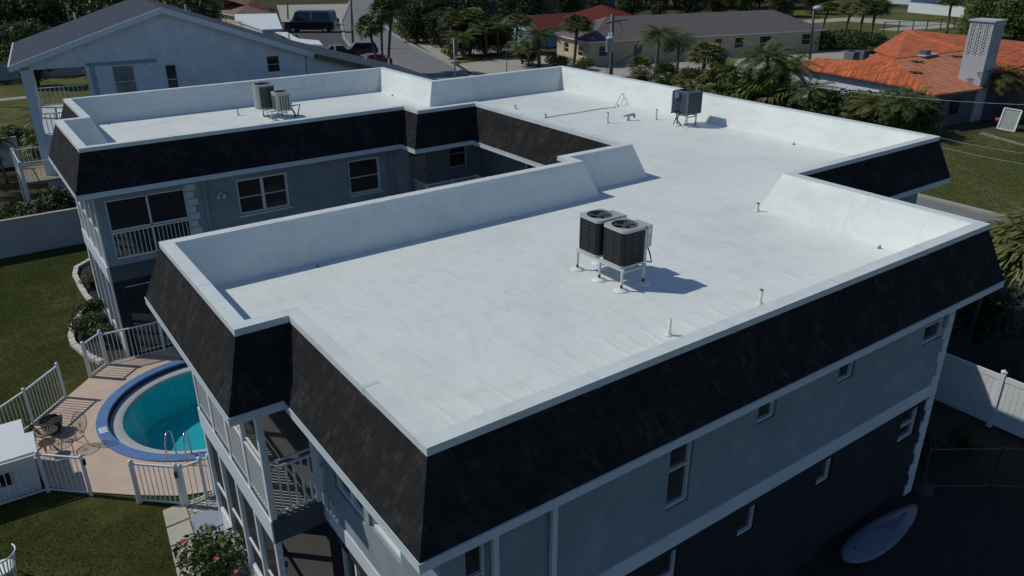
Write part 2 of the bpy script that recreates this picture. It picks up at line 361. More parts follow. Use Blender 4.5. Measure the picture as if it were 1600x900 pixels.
# ------------------------------------------------------------------ mesh helpers
class MB:
    def __init__(s): s.v = []; s.f = []
    def add(s, vs_, fs):
        o = len(s.v); s.v += [tuple(p) for p in vs_]; s.f += [tuple(i+o for i in f) for f in fs]; return s
    def box(s, x0, y0, z0, x1, y1, z1):
        if x0 > x1: x0, x1 = x1, x0
        if y0 > y1: y0, y1 = y1, y0
        if z0 > z1: z0, z1 = z1, z0
        return s.add([(x0,y0,z0),(x1,y0,z0),(x1,y1,z0),(x0,y1,z0),(x0,y0,z1),(x1,y0,z1),(x1,y1,z1),(x0,y1,z1)],
                     [(0,3,2,1),(4,5,6,7),(0,1,5,4),(1,2,6,5),(2,3,7,6),(3,0,4,7)])
    def beam(s, p, q, wd, ht, up=(0, 0, 1)):
        p = Vector(p); q = Vector(q); d = (q-p).normalized(); u = Vector(up)
        if abs(d.dot(u)) > .99: u = Vector((0, 1, 0))
        sx = d.cross(u).normalized()*wd/2; sz = sx.cross(d).normalized()*ht/2
        vs_ = [e+a*sx+b*sz for e in (p, q) for a, b in ((-1,-1),(1,-1),(1,1),(-1,1))]
        return s.add(vs_, [(0,1,2,3),(7,6,5,4),(0,4,5,1),(1,5,6,2),(2,6,7,3),(3,7,4,0)])
    def tube(s, pts, r, n=8, cap=True):
        pts = [Vector(p) for p in pts]; rr = r if isinstance(r, (list, tuple)) else [r]*len(pts)
        o = len(s.v); ref = None
        for i, p in enumerate(pts):
            d = (pts[min(i+1, len(pts)-1)]-pts[max(i-1, 0)]).normalized()
            if ref is None: ref = d.orthogonal().normalized()
            a = (ref - d*ref.dot(d))
            a = a.normalized() if a.length > 1e-5 else d.orthogonal().normalized()
            ref = a; b = d.cross(a)
            for j in range(n):
                t = 2*math.pi*j/n
                s.v.append(tuple(p+(a*math.cos(t)+b*math.sin(t))*rr[i]))
        for i in range(len(pts)-1):
            for j in range(n):
                s.f.append((o+i*n+j, o+i*n+(j+1) % n, o+(i+1)*n+(j+1) % n, o+(i+1)*n+j))
        if cap:
            s.f.append(tuple(o+j for j in reversed(range(n)))); s.f.append(tuple(o+(len(pts)-1)*n+j for j in range(n)))
        return s
    def lathe(s, c, prof, n=20):
        """prof: list of (r,z) from bottom to top"""
        o = len(s.v)
        for r, z in prof:
            for j in range(n):
                t = 2*math.pi*j/n; s.v.append((c[0]+r*math.cos(t), c[1]+r*math.sin(t), c[2]+z))
        for i in range(len(prof)-1):
            for j in range(n):
                s.f.append((o+i*n+j, o+i*n+(j+1) % n, o+(i+1)*n+(j+1) % n, o+(i+1)*n+j))
        if prof[0][0] > 1e-4: s.f.append(tuple(o+j for j in reversed(range(n))))
        if prof[-1][0] > 1e-4: s.f.append(tuple(o+(len(prof)-1)*n+j for j in range(n)))
        return s
    def prism(s, poly, z0, z1):
        n = len(poly)
        a = sum(poly[i][0]*poly[(i+1) % n][1]-poly[(i+1) % n][0]*poly[i][1] for i in range(n))
        if a < 0: poly = list(reversed(poly))
        vs_ = [(p[0], p[1], z0) for p in poly]+[(p[0], p[1], z1) for p in poly]
        fs = [tuple(reversed(range(n))), tuple(range(n, 2*n))]+[(i, (i+1) % n, (i+1) % n+n, i+n) for i in range(n)]
        return s.add(vs_, fs)
    def poly(s, pts): return s.add(pts, [tuple(range(len(pts)))])
    def mesh(s, name, mat, off=(0, 0, 0)):
        me = bpy.data.meshes.new(name)
        me.from_pydata([(x-off[0], y-off[1], z-off[2]) for x, y, z in s.v], [], s.f)
        me.materials.append(M[mat] if isinstance(mat, str) else mat)
        me.update(); return me
    def build(s, name, mat, parent=None, smooth=False, bevel=0):
        off = parent_world(parent) if parent else (0, 0, 0)
        me = s.mesh(name, mat, off)
        if smooth:
            for p in me.polygons: p.use_smooth = True
        o = bpy.data.objects.new(name, me); C.objects.link(o)
        if parent: o.parent = parent
        if bevel:
            b = o.modifiers.new('bevel', 'BEVEL'); b.width = bevel; b.segments = 2; b.limit_method = 'ANGLE'
        return o
def parent_world(p):
    v = Vector(p.location); q = p.parent
    while q: v += q.location; q = q.parent
    return v
def tag(o, label, cat=None, group=None, kind=None):
    if label: o['label'] = label
    if cat: o['category'] = cat
    if group: o['group'] = group
    if kind: o['kind'] = kind
    return o
def thing(name, loc, label, cat, group=None):
    o = bpy.data.objects.new(name, None); C.objects.link(o); o.location = loc; o.empty_display_size = .3
    return tag(o, label, cat, group)
def copy_tree(o, parent=None):
    c = o.copy(); C.objects.link(c); c.parent = parent
    for ch in [x for x in o.children]: copy_tree(ch, c)
    return c
def sheet(name, pts, z, mat):
    mb = MB(); n = len(pts)
    P = [(p[0], p[1]) for p in pts]
    a = sum(P[i][0]*P[(i+1) % n][1]-P[(i+1) % n][0]*P[i][1] for i in range(n))
    if a < 0: P.reverse()
    mb.poly([(x, y, z) for x, y in P])
    return tag(mb.build(name, mat), None, kind='structure')

# ------------------------------------------------------------------ ground
sheet('ground', [(-400, -200), (700, -200), (700, 900), (-400, 900)], -.012, 'earth')
sheet('lawn', [(-30, -20), (31.6, -20), (31.6, 34), (-30, 34)], -.004, 'grass')
# ---- street running north past the building
KL = [(32.6, -60), (32.6, 20), (33.0, 50), (35.4, 71), (37.5, 79.3), (42.3, 93.8), (47.6, 108.5), (57.8, 132.4), (84, 185), (108, 232)]
KR = [(40.2, -60), (40.2, 14), (41.2, 45), (43.2, 67.3), (46.9, 78.9), (50.6, 92.4), (56, 110), (62.4, 125), (70.5, 143), (92, 188), (116, 232)]
sheet('road', KL+list(reversed(KR)), .004, 'asphalt')
def strip(name, line, w0, w1, z0, z1, mat):
    mb = MB(); L = []
    for i, p in enumerate(line):
        a = Vector(line[max(0, i-1)]); b = Vector(line[min(len(line)-1, i+1)]); d = (b-a).normalized(); nn = Vector((d.y, -d.x))
        L.append((Vector(p)+nn*w0, Vector(p)+nn*w1))
    for i in range(len(L)-1):
        a, b = L[i]; c, d = L[i+1]
        vs_ = [(a.x,a.y,z0),(b.x,b.y,z0),(d.x,d.y,z0),(c.x,c.y,z0),(a.x,a.y,z1),(b.x,b.y,z1),(d.x,d.y,z1),(c.x,c.y,z1)]
        mb.add(vs_, [(0,3,2,1),(4,5,6,7),(0,1,5,4),(2,3,7,6),(1,2,6,5),(3,0,4,7)])
    return tag(mb.build(name, mat), None, kind='structure')
strip('kerb', KR, 0, .45, -.02, .12, 'kerb')
strip('kerb', KL, -.45, 0, -.02, .12, 'kerb')
sheet('verge', [(40.7, -60), (40.7, 14), (41.7, 45), (43.8, 66), (58.5, 55), (57, 21.5), (110, -10), (110, -60)], 0, 'grass2')
sheet('driveway', [tuple(G(*q, z=0))[:2] for q in [(640, 62), (706, 62), (800, 78), (700, 98)]], .0, 'concrete')
sheet('driveway', [tuple(G(*q, z=0))[:2] for q in [(602, 28), (640, 28), (642, 34), (610, 35)]], .0, 'concrete')
sheet('driveway', [tuple(G(*q, z=0))[:2] for q in [(716, 100), (790, 90), (840, 86), (1000, 98), (1250, 80), (1330, 76), (1390, 92), (1330, 110), (1100, 150), (960, 128), (740, 116)]], 0.0, 'concrete')
sheet('grass_patch', [tuple(G(*q, z=0))[:2] for q in [(604, 36), (645, 35), (650, 52), (620, 53)]], .0, 'grass2')
sheet('grass_patch', [tuple(G(*q, z=0))[:2] for q in [(712, 90), (800, 80), (850, 84), (720, 99)]], .004, 'grass2')
sheet('car_park', [tuple(G(*q, z=0))[:2] for q in [(410, 36), (536, 42), (545, 65), (566, 90), (592, 120), (520, 140), (430, 100)]], .0, 'lot')
sheet('field', [tuple(G(*q, z=0))[:2] for q in [(1150, 18), (1640, 10), (1700, 80), (1240, 60)]], -.006, 'grass2')
sheet('track', [tuple(G(*q, z=0))[:2] for q in [(1230, 33), (1330, 27), (1480, 36), (1500, 42), (1400, 48), (1370, 46), (1420, 40), (1320, 33), (1235, 38)]], .0, 'concrete')
sheet('grass_patch', [(-30, 62), (12, 62), (14, 96), (-30, 96)], -.002, 'grass2')
sheet('garden_path', [tuple(G(*q, z=0))[:2] for q in [(0, 154), (60, 148), (60, 152), (0, 158)]], .004, 'kerb')

def grass_blades(name, x0, y0, x1, y1, n, h, seed, skip, label):
    rnd = random.Random(seed); mb = MB(); V_, F_ = mb.v, mb.f
    for i in range(n):
        x = rnd.uniform(x0, x1); y = rnd.uniform(y0, y1)
        if skip(x, y): continue
        a = rnd.uniform(0, 3.14); c_, s_ = math.cos(a)*.014, math.sin(a)*.014; hh = h*rnd.uniform(.5, 1.3); lx, ly = rnd.uniform(-.04, .04), rnd.uniform(-.04, .04)
        o = len(V_); V_ += [(x-c_, y-s_, 0), (x+c_, y+s_, 0), (x+lx, y+ly, hh)]; F_.append((o, o+1, o+2))
    o = mb.build(name, 'blade'); return tag(o, label, 'grass', None, 'stuff')
M['blade'] = mat_leaf('grass blade', (.055, .085, .02), (.17, .19, .06), .3)
def skipA(x, y):
    if (x-.62)**2+(y-16)**2 < 3.5**2: return True
    if x > -4.6 and 12.6 < y < 18.3 : return True
    if x > -3.4 and 11.6 < y < 20.2: return True
    if x > -2.1 and y < 12.6: return True
    if x > -2.3 and 20.2 < y < 26: return True
    if x > -1.2 and y >= 26: return True
    if x < -4.3 and 13.9 < y < 16.1: return True
    return False
grass_blades('lawn_grass', -9, 6, -.3, 34.3, 90000, .045, 1, skipA, 'short green lawn grass around the pool deck and building')
grass_blades('verge_grass', 41, 6, 60, 22, 60000, .09, 2, lambda x, y: False, 'rough green grass across the street on the right')
# ------------------------------------------------------------------ pool area
deckpts = [(-3.15, 18.9), (-2.3, 19.85), (-1.6, 20.5), (.3, 20.52), (4.6, 20.5), (4.6, 10.3), (-.75, 10.3), (-.6, 11.25), (-1.4, 11.55), (-2.4, 12.3), (-3.3, 13.1), (-4.3, 14.1), (-4.55, 16.4), (-4.2, 17.7)]
PC = (.62, 16.0); PR = 3.32
def ring(cx, cy, r, n=96, a0=0): return [(cx+r*math.cos(2*math.pi*i/n+a0), cy+r*math.sin(2*math.pi*i/n+a0)) for i in range(n)]
# deck with a round hole : outer outline joined to the hole through a bridge
def sheet_hole(name, outer, hole, z, mat):
    import bmesh
    bm = bmesh.new()
    vo = [bm.verts.new((x, y, z)) for x, y in outer]; vh = [bm.verts.new((x, y, z)) for x, y in hole]
    es = [bm.edges.new((vo[i], vo[(i+1) % len(vo)])) for i in range(len(vo))]+[bm.edges.new((vh[i], vh[(i+1) % len(vh)])) for i in range(len(vh))]
    bmesh.ops.triangle_fill(bm, edges=es, use_beauty=True)
    bmesh.ops.recalc_face_normals(bm, faces=bm.faces)
    me = bpy.data.meshes.new(name); bm.to_mesh(me); bm.free(); me.materials.append(M[mat])
    o = bpy.data.objects.new(name, me); C.objects.link(o); return tag(o, None, kind='structure')
# drop the lawn under the pool: the lawn sheet is rebuilt with a hole
bpy.data.objects.remove(bpy.data.objects['lawn']); bpy.data.objects.remove(bpy.data.objects['ground'])
sheet_hole('lawn', [(-30, -20), (31.6, -20), (31.6, 34.4), (-30, 34.4)], ring(*PC, PR-.1), -.002, 'grass')
sheet_hole('ground', [(-400, -200), (700, -200), (700, 900), (-400, 900)], ring(*PC, PR-.05), -.014, 'earth')
sheet_hole('pool_deck', deckpts, ring(*PC, PR-.02), .03, 'pooldeck')
pool = thing('swimming_pool', (PC[0], PC[1], 0), 'round swimming pool with blue rim and teal water in the courtyard', 'pool')
mb = MB(); mb.lathe((PC[0], PC[1], 0), [(PR, -.05), (PR, .065), (PR-.012, .08), (PR-.33, .08), (PR-.345, .065), (PR-.345, -.3)], 96)
mb.f = [f for f in mb.f if len(f) == 4]
mb.build('rim', 'poolblue', pool)
mb = MB(); mb.lathe((PC[0], PC[1], 0), [(PR-.347, .02), (PR-.36, .02), (PR-.36, -.12), (PR-.5, -.12)], 96); mb.f = [f for f in mb.f if len(f) == 4]
mb.build('shadow_band', 'poolshade', pool, True)  # dark ring painted as the shadow along the rim's inner edge
mb = MB(); mb.lathe((PC[0], PC[1], 0), [(PR-.362, -.10), (PR-.72, -.10), (PR-.75, -.13), (PR-.75, -.20)], 96); mb.f = [f for f in mb.f if len(f) == 4]
mb.build('ledge', 'poolwhite', pool, True)
mb = MB(); mb.lathe((PC[0], PC[1], 0), [(PR-.755, -.20), (PR-.755, -1.5)], 96); mb.f = [f for f in mb.f if len(f) == 4]
mb.build('basin_wall', 'basin', pool, True)
mb = MB(); mb.poly([(x, y, -.22) for x, y in ring(*PC, PR-.74)]); mb.build('water', 'water', pool)
mb = MB(); mb.poly([(x, y, -1.5) for x, y in ring(*PC, PR-.74)]); mb.build('basin_floor', 'basin', pool)
# depth marker tile with digits drawn as bars
p = G(161, 672, z=.085)
mb = MB(); mb.box(p.x-.11, p.y-.17, .082, p.x+.11, p.y+.17, .087); mk = mb.build('depth_marker', 'white', pool)
mb = MB()
for q in ((-.10), (0), (.10)):
    mb.box(p.x-.07, p.y+q-.012, .0875, p.x+.07, p.y+q+.012, .089)
mb.box(p.x+.05, p.y-.10, .0875, p.x+.065, p.y+.0, .089)
mb.build('marking', 'poolblue', mk)
def pool_ladder():
    t = thing('pool_ladder', (-.95, 13.6, 0), 'pair of bent stainless grab rails on the pool rim', 'pool ladder')
    a = math.radians(238)
    for k_, (u, v) in enumerate([(262, 722), (292, 722)]):
        b = G(u, v, z=.13); d = (Vector((PC[0], PC[1], .13))-b); d.z = 0; d.normalize()
        pts = [b+Vector((0, 0, z)) for z in (0, .55, .72)]
        pts = [b, b+d*.06+Vector((0, 0, .55)), b+d*.22+Vector((0, 0, .78)), b+d*.42+Vector((0, 0, .80)), b+d*.55+Vector((0, 0, .62)), b+d*.62+Vector((0, 0, -.3)), b+d*.62+Vector((0, 0, -1.0))]
        mb = MB(); mb.tube(pts, .024, 8); mb.build('grab_rail', 'steel', t, True)
    return t
pool_ladder()

# path, gravel, steps
pts = [G(255, 797, z=0), G(290, 797, z=0), G(315, 850, z=0), G(330, 930, z=0), G(300, 960, z=0), G(272, 900, z=0)]
sheet('gravel_bed', [tuple(G(*q, z=0))[:2] for q in [(285, 790), (340, 766), (350, 800), (450, 960), (310, 960)]], .008, 'pebble')
for i in range(7):
    y1 = 11.22-i*.78; y0 = y1-.75
    f = lambda y: -1.95-(11.25-y)*.11
    mb = MB(); a, b, c, d = f(y0), f(y0)+.58, f(y1)+.56, f(y1)
    mb.prism([(a, y0), (b, y0+.02), (c, y1), (d, y1-.03)], -.01, .045)
    tag(mb.build('paving_slab', 'paver', bevel=.008), 'square pale paving slab number'.replace(' number', '')+' in the path by the gate', 'paving slab', 'slabs of the garden path')
for i, (cx, cy) in enumerate([(-1.08, 10.05), (-1.1, 9.25)]):
    mb = MB(); mb.box(cx-.36, cy-.38, -.01, cx+.36, cy+.38, .1)
    tag(mb.build('step_slab', 'greystep', bevel=.01), ['grey painted slab beside the gravel under the porch', 'grey painted slab nearest the hibiscus bush'][i], 'slab')

# ------------------------------------------------------------------ apartment building
P = [(0, 0), (0, 4.84), (-.954, 4.84), (-.954, 10.03), (10.655, 10.03), (10.655, 10.665), (13.25, 10.665), (13.25, 19.255), (10.62, 19.255),
     (10.62, 20.37), (-.96, 20.37), (-.96, 25.71), (-.04, 25.71), (-.04, 30.25), (14.73, 30.25), (14.73, 25.06), (22.42, 25.06), (22.42, 5.21), (14.81, 5.21), (14.81, 0)]
P = list(reversed(P))     # counter-clockwise
def offset(poly, d):      # d>0 outward
    n = len(poly); out = []
    for i in range(n):
        a = Vector(poly[i-1]); b = Vector(poly[i]); c = Vector(poly[(i+1) % n])
        e1 = (b-a).normalized(); e2 = (c-b).normalized()
        n1 = Vector((e1.y, -e1.x)); n2 = Vector((e2.y, -e2.x))
        out.append((b.x+(n1.x+n2.x)*d, b.y+(n1.y+n2.y)*d))
    return out
def band(polyA, zA, polyB, zB):
    mb = MB(); n = len(polyA)
    mb.add([(x, y, zA) for x, y in polyA]+[(x, y, zB) for x, y in polyB], [(i, (i+1) % n, (i+1) % n+n, i+n) for i in range(n)])
    return mb
DZ = HT-1.06
apt = thing('apartment_building', (7, 12, 0), 'two storey grey apartment building with white flat roof and black mansard edge', 'building')
mb = MB(); mb.poly([(x, y, DZ) for x, y in offset(P, -.64)]); mb.build('roof_deck', 'membrane', apt)
o = band(offset(P, -.64), DZ, offset(P, -.25), HT-.012); o.f = [tuple(reversed(f)) for f in o.f]
# subdivide parapet faces so the membrane can sag slightly
import bmesh
def loosen(obj, cuts, amp, seed):
    bm = bmesh.new(); bm.from_mesh(obj.data)
    rnd = random.Random(seed)
    lg = [e for e in bm.edges if abs(e.verts[0].co.z-e.verts[1].co.z) < .01]
    for e in lg:
        pass
    bmesh.ops.subdivide_edges(bm, edges=bm.edges[:], cuts=cuts, use_grid_fill=True)
    bm.normal_update()
    from mathutils import noise as mn
    for v in bm.verts:
        if v.is_boundary or any(len(e.link_faces) == 2 and e.calc_face_angle() > .6 for e in v.link_edges): continue
        s = mn.noise(Vector((v.co.x*1.1, v.co.y*1.1, v.co.z*2+seed)))+.5*mn.noise(Vector((v.co.x*3, v.co.y*3, v.co.z*4)))
        v.co += v.normal*s*amp
    bm.normal_update()
    for f in bm.faces: f.smooth = True
    for e in bm.edges:
        if len(e.link_faces) == 2 and e.calc_face_angle() > .6: e.smooth = False
    bm.to_mesh(obj.data); bm.free()
po = o.build('parapet_lining', 'membrane', apt)
loosen(po, 15, .022, 3)
A, B = offset(P, .012), offset(P, -.255)
c = band(A, HT, B, HT); c.f = [tuple(f) for f in c.f]
n_ = len(A)
c2 = band(A, HT-.13, A, HT); c3 = band(B, HT, B, HT-.03)
c.add(c2.v, c2.f); c.add(c3.v, c3.f)
# lap joints on the coping
cj = MB()
for i in range(n_):
    a = Vector(A[i]); b = Vector(A[(i+1) % n_]); L = (b-a).length; d = (b-a).normalized(); nn = Vector((-d.y, d.x))
    s = 2.9
    while s < L-.6:
        p0 = a+d*s; p1 = p0+nn*.268
        q = [p0, p0+d*.09, p1+d*.09, p1]
        cj.add([(v.x, v.y, HT+.004) for v in q]+[(v.x, v.y, HT-.135) for v in (p0-nn*.004, p0-nn*.004+d*.09)]+[(v.x, v.y, HT+.004) for v in (p0-nn*.004, p0-nn*.004+d*.09)],
               [(0, 1, 2, 3), (4, 5, 7, 6), (6, 7, 1, 0)])
        s += 3.05
c.build('coping', 'coping', apt)
for j_ in range(len(cj.v)//8):
    q_ = MB(); q_.add(cj.v[j_*8:j_*8+8], [(0, 1, 2, 3), (4, 5, 7, 6), (6, 7, 1, 0)]); q_.build('coping_joint', 'fascia', apt)
Mo = offset(P, .438)
band(Mo, HT-1.374, offset(P, .0), HT-.12).build('mansard_roof', 'shingle', apt)
f_ = band(offset(P, .45), HT-1.541, offset(P, .45), HT-1.37); t_ = band(offset(P, .45), HT-1.37, offset(P, .40), HT-1.368); f_.add(t_.v, t_.f)
g_ = band(offset(P, .462), HT-1.40, offset(P, .462), HT-1.372); f_.add(g_.v, g_.f)
f_.build('fascia', 'fascia', apt)
mb = MB(); mb.poly([(x, y, HT-1.535) for x, y in reversed(offset(P, .45))]); mb.build('soffit', 'soffit', apt)

SZ = HT-1.537       # soffit level
def wall_part(org, d, s0, s1, z0, z1, openings, mat, parent, depth=.13, name='wall'):
    """wall in the vertical plane through org along unit d (2D); outward normal = (d.y,-d.x). openings: (s0,s1,z0,z1)"""
    d = Vector(d); nn = Vector((d.y, -d.x)); org = Vector(org)
    S = sorted({s0, s1, *[v for o in openings for v in o[:2]]}); Z = sorted({z0, z1, *[v for o in openings for v in o[2:4]]})
    S = [v for v in S if s0 <= v <= s1]; Z = [v for v in Z if z0 <= v <= z1]
    mb = MB()
    pt = lambda s, z, dd=0: ((org+d*s-nn*dd).x, (org+d*s-nn*dd).y, z)
    for i in range(len(S)-1):
        for j in range(len(Z)-1):
            cs, cz = (S[i]+S[i+1])/2, (Z[j]+Z[j+1])/2
            if any(o[0] < cs < o[1] and o[2] < cz < o[3] for o in openings): continue
            mb.poly([pt(S[i], Z[j]), pt(S[i+1], Z[j]), pt(S[i+1], Z[j+1]), pt(S[i], Z[j+1])])
    for a, b, e, f in [o[:4] for o in openings]:
        mb.poly([pt(a, e), pt(a, f), pt(a, f, depth), pt(a, e, depth)])
        mb.poly([pt(b, e), pt(b, e, depth), pt(b, f, depth), pt(b, f)])
        mb.poly([pt(a, e), pt(a, e, depth), pt(b, e, depth), pt(b, e)])
        mb.poly([pt(a, f), pt(b, f), pt(b, f, depth), pt(a, f, depth)])
    return mb.build(name, mat, parent)
def frame_box(mb, pt, a, b, e, f, w_, d0, d1):
    def bx(s0, s1, z0, z1):
        q = [pt(s0, z0, d0), pt(s1, z0, d0), pt(s1, z1, d0), pt(s0, z1, d0), pt(s0, z0, d1), pt(s1, z0, d1), pt(s1, z1, d1), pt(s0, z1, d1)]
        mb.add(q, [(0,1,2,3),(7,6,5,4),(0,4,5,1),(1,5,6,2),(2,6,7,3),(3,7,4,0)])
    bx(a, a+w_, e, f); bx(b-w_, b, e, f); bx(a+w_, b-w_, e, e+w_); bx(a+w_, b-w_, f-w_, f)
    return bx
def window(org, d, a, b, e, f, parent, depth=.13, mull=1, rail=True, fw=.055, glass='glass', frame='white', sill=None, name='window'):
    d = Vector(d); nn = Vector((d.y, -d.x)); org = Vector(org)
    pt = lambda s, z, dd=0: ((org+d*s-nn*dd).x, (org+d*s-nn*dd).y, z)
    mb = MB(); bx = frame_box(mb, pt, a, b, e, f, fw, depth-.07, depth+.01)
    for i in range(1, mull): 
        s = a+(b-a)*i/mull; bx(s-fw*.7, s+fw*.7, e+fw, f-fw)
    if rail:
        for i in range(mull):
            s0 = a+(b-a)*i/mull+fw*(1 if i == 0 else .7); s1 = a+(b-a)*(i+1)/mull-fw*(1 if i == mull-1 else .7)
            zc = e+(f-e)*.48; bx(s0, s1, zc-.014, zc+.014)
    if sill: 
        q0, q1, z0, z1 = a-.05, b+.05, e-.07, e
        mb2 = MB(); q = [pt(q0, z0, -.04), pt(q1, z0, -.04), pt(q1, z1, -.04), pt(q0, z1, -.04), pt(q0, z0, .02), pt(q1, z0, .02), pt(q1, z1, .02), pt(q0, z1, .02)]
        mb2.add(q, [(0,1,2,3),(7,6,5,4),(0,4,5,1),(1,5,6,2),(2,6,7,3),(3,7,4,0)])
    wdw = mb.build(name, frame, parent)
    mb = MB(); mb.poly([pt(a, e, depth), pt(b, e, depth), pt(b, f, depth), pt(a, f, depth)]); mb.build('pane', glass, wdw)
    if sill: mb2.build('sill', sill, wdw)
    return wdw

BZ0, BZ1 = 3.13, 3.50     # belt band
def storey_wall(org, d, L, up, lo, parent=apt, holes_up=(), holes_lo=(), belt=True, s0=0):
    wall_part(org, d, s0, L, BZ0, SZ, list(up)+list(holes_up), 'wall_hi', parent)
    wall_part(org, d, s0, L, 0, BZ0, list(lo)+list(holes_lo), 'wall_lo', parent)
    for o_ in list(up)+list(lo):
        kw = o_[4] if len(o_) > 4 else {}
        window(org, d, *o_[:4], parent, **kw)
    if belt:
        dd = Vector(d); nn = Vector((dd.y, -dd.x)); a = Vector(org)+dd*s0; b = Vector(org)+dd*L
        q = [a+nn*.03, b+nn*.03, b-nn*.01, a-nn*.01]
        mb = MB(); mb.prism([(v.x, v.y) for v in q], BZ0, BZ1); mb.build('belt_band', 'fascia', parent)
sh = dict(sill='fascia')
# front (south) wall
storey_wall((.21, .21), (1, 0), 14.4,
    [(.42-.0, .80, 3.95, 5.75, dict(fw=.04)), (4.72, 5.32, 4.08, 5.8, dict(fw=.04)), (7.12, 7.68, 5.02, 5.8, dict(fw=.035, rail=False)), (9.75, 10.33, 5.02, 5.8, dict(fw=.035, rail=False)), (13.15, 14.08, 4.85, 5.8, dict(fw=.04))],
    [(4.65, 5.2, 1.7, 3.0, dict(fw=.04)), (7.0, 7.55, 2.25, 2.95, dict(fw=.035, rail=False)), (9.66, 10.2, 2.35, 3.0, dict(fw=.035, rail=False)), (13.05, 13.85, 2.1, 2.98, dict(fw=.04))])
# west wall of the front wing, south of the porch   (direction -y so that the normal is -x)
storey_wall((.21, 4.84), (0, -1), 4.63,
    [(.69, 1.97, 4.30, 5.75, dict(mull=2, rail=False)), (2.17, 3.33, 4.42, 5.75, dict(glass='glass2'))],
    [(.5, 1.75, .15, 2.86, dict(mull=2, rail=False)), (2.6, 3.6, 1.0, 2.6)])
# other outer walls
storey_wall((14.61, .21), (0, 1), 5.21, [(1.0, 2.2, 4.6, 5.7)], [(1.0, 2.2, 1.2, 2.5)])
storey_wall((14.61, 5.42), (1, 0), 7.6, [(1.0, 2.4, 4.2, 5.6), (4.5, 6.6, 3.6, 5.7, dict(mull=2, rail=False))], [(4.5, 6.6, .2, 2.6, dict(mull=2, rail=False))])
storey_wall((22.21, 5.42), (0, 1), 19.43, [(2, 4, 4.2, 5.6), (8, 10, 4.2, 5.6), (14, 16, 4.2, 5.6)], [(2, 4, 1.2, 2.6), (8, 10, 1.2, 2.6), (14, 16, 1.2, 2.6)])
storey_wall((22.21, 24.85), (-1, 0), 7.48, [], [])
storey_wall((14.52, 24.85), (0, 1), 5.19, [], [])
storey_wall((14.52, 30.04), (-1, 0), 14.35, [], [])
storey_wall((.17, 30.04), (0, -1), 4.5, [(1.2, 2.6, 4.2, 5.6)], [(1.2, 2.6, 1.2, 2.6)])
storey_wall((10.865, 9.82), (-1, 0), 9.3, [(1, 3, 4.2, 5.6), (5, 7, 4.2, 5.6)], [(1, 3, 1, 2.6), (5, 7, 1, 2.6)])
# courtyard: left wing front wall (faces the camera)
storey_wall((2.0, 20.57), (1, 0), 8.83,
    [(1.77, 3.68, 4.45, 5.78, dict(mull=2, sill='fascia', fw=.075)), (6.14, 7.50, 4.42, 5.80, dict(sill='fascia', fw=.07))],
    [(1.6, 3.9, .9, 2.6, dict(mull=2)), (6.1, 7.5, .9, 2.6)])
# recessed walkway walls
storey_wall((10.83, 21.5), (1, 0), 4.2, [(2.47, 3.40, 4.47, 5.75)], [(2.47, 3.40, 1.2, 2.6)], holes_up=[(.41, 1.37, 3.56, 5.72)])
storey_wall((10.83, 21.5), (0, -1), .93, [], [])
storey_wall((15.0, 21.5), (0, -1), 10.6, [(3.2, 4.9, 4.2, 5.6, dict(mull=2)), (7.3, 9.3, 3.6, 5.7, dict(mull=2, rail=False))], [(3.2, 4.9, 1.0, 2.5), (7.3, 9.3, .3, 2.6)])
storey_wall((15.0, 10.87), (-1, 0), 4.2, [], [])
mb = MB(); mb.box(11.25, 21.56, 3.56, 12.19, 21.62, 5.70); dr = mb.build('door', 'door', apt)
mb = MB(); mb.box(11.42, 21.545, 5.28, 12.02, 21.56, 5.5); mb.build('vent_panel', 'acslot', dr)
mb = MB(); mb.box(12.07, 21.53, 4.5, 12.11, 21.56, 4.66); mb.build('handle', 'polegrey', dr)
mb = MB(); mb.prism([(10.83, 20.4), (10.83, 21.5), (15.0, 21.5), (15.0, 10.87), (13.3, 10.87), (13.3, 19.3), (10.83, 19.3)], 3.2, 3.56); mb.build('walkway', 'wall_hi', apt)

def railing(parent, p, q, z0, z1, name='railing', gap=.115, rw=.05, bw=.022, base=.09, mid=None):
    """rail run from p to q (2D), pickets included"""
    p = Vector(p); q = Vector(q); L = (q-p).length; d = (q-p)/L
    mb = MB()
    mb.beam((p.x, p.y, z1), (q.x, q.y, z1), rw, .045); mb.beam((p.x, p.y, z0+base), (q.x, q.y, z0+base), rw*.8, .035)
    if mid: mb.beam((p.x, p.y, mid), (q.x, q.y, mid), rw*.8, .035)
    n = max(2, int(L/gap))
    for i in range(1, n):
        r = p+d*(L*i/n); mb.box(r.x-bw/2, r.y-bw/2, z0+base, r.x+bw/2, r.y+bw/2, z1)
    return mb.build(name, 'rail', parent)
railing(apt, (10.95, 20.45), (10.95, 19.45), 3.56, 4.62); railing(apt, (10.95, 19.45), (13.4, 19.45), 3.56, 4.62, mid=4.5); railing(apt, (13.4, 19.45), (13.4, 11.0), 3.56, 4.62)
for (x, y) in ((10.95, 19.45), (12.2, 19.45), (13.4, 19.45), (13.4, 16.6), (13.4, 13.8)):
    mb = MB(); mb.box(x-.045, y-.045, 3.2, x+.045, y+.045, 4.66); mb.build('post', 'rail', apt)

def quoins(parent, x0, x1, y0, y1, z0, z1, n, narrow=.08, axis='x', side=1):
    for i in range(n):
        a = z0+(z1-z0)*i/n+.012; b = z0+(z1-z0)*(i+1)/n-.012
        e = narrow if i % 2 else 0
        mb = MB()
        if axis == 'x':
            mb.box(x0+(e if side > 0 else 0), y0, a, x1-(e if side < 0 else 0), y1, b)
        else: mb.box(x0, y0+(e if side > 0 else 0), a, x1, y1-(e if side < 0 else 0), b)
        mb.build('quoin', 'quoin', parent, bevel=.01)
# SE corner of the front wall
quoins(apt, 14.28, 14.645, .175, .5, .05, 6.1, 18, .10, 'x', 1)
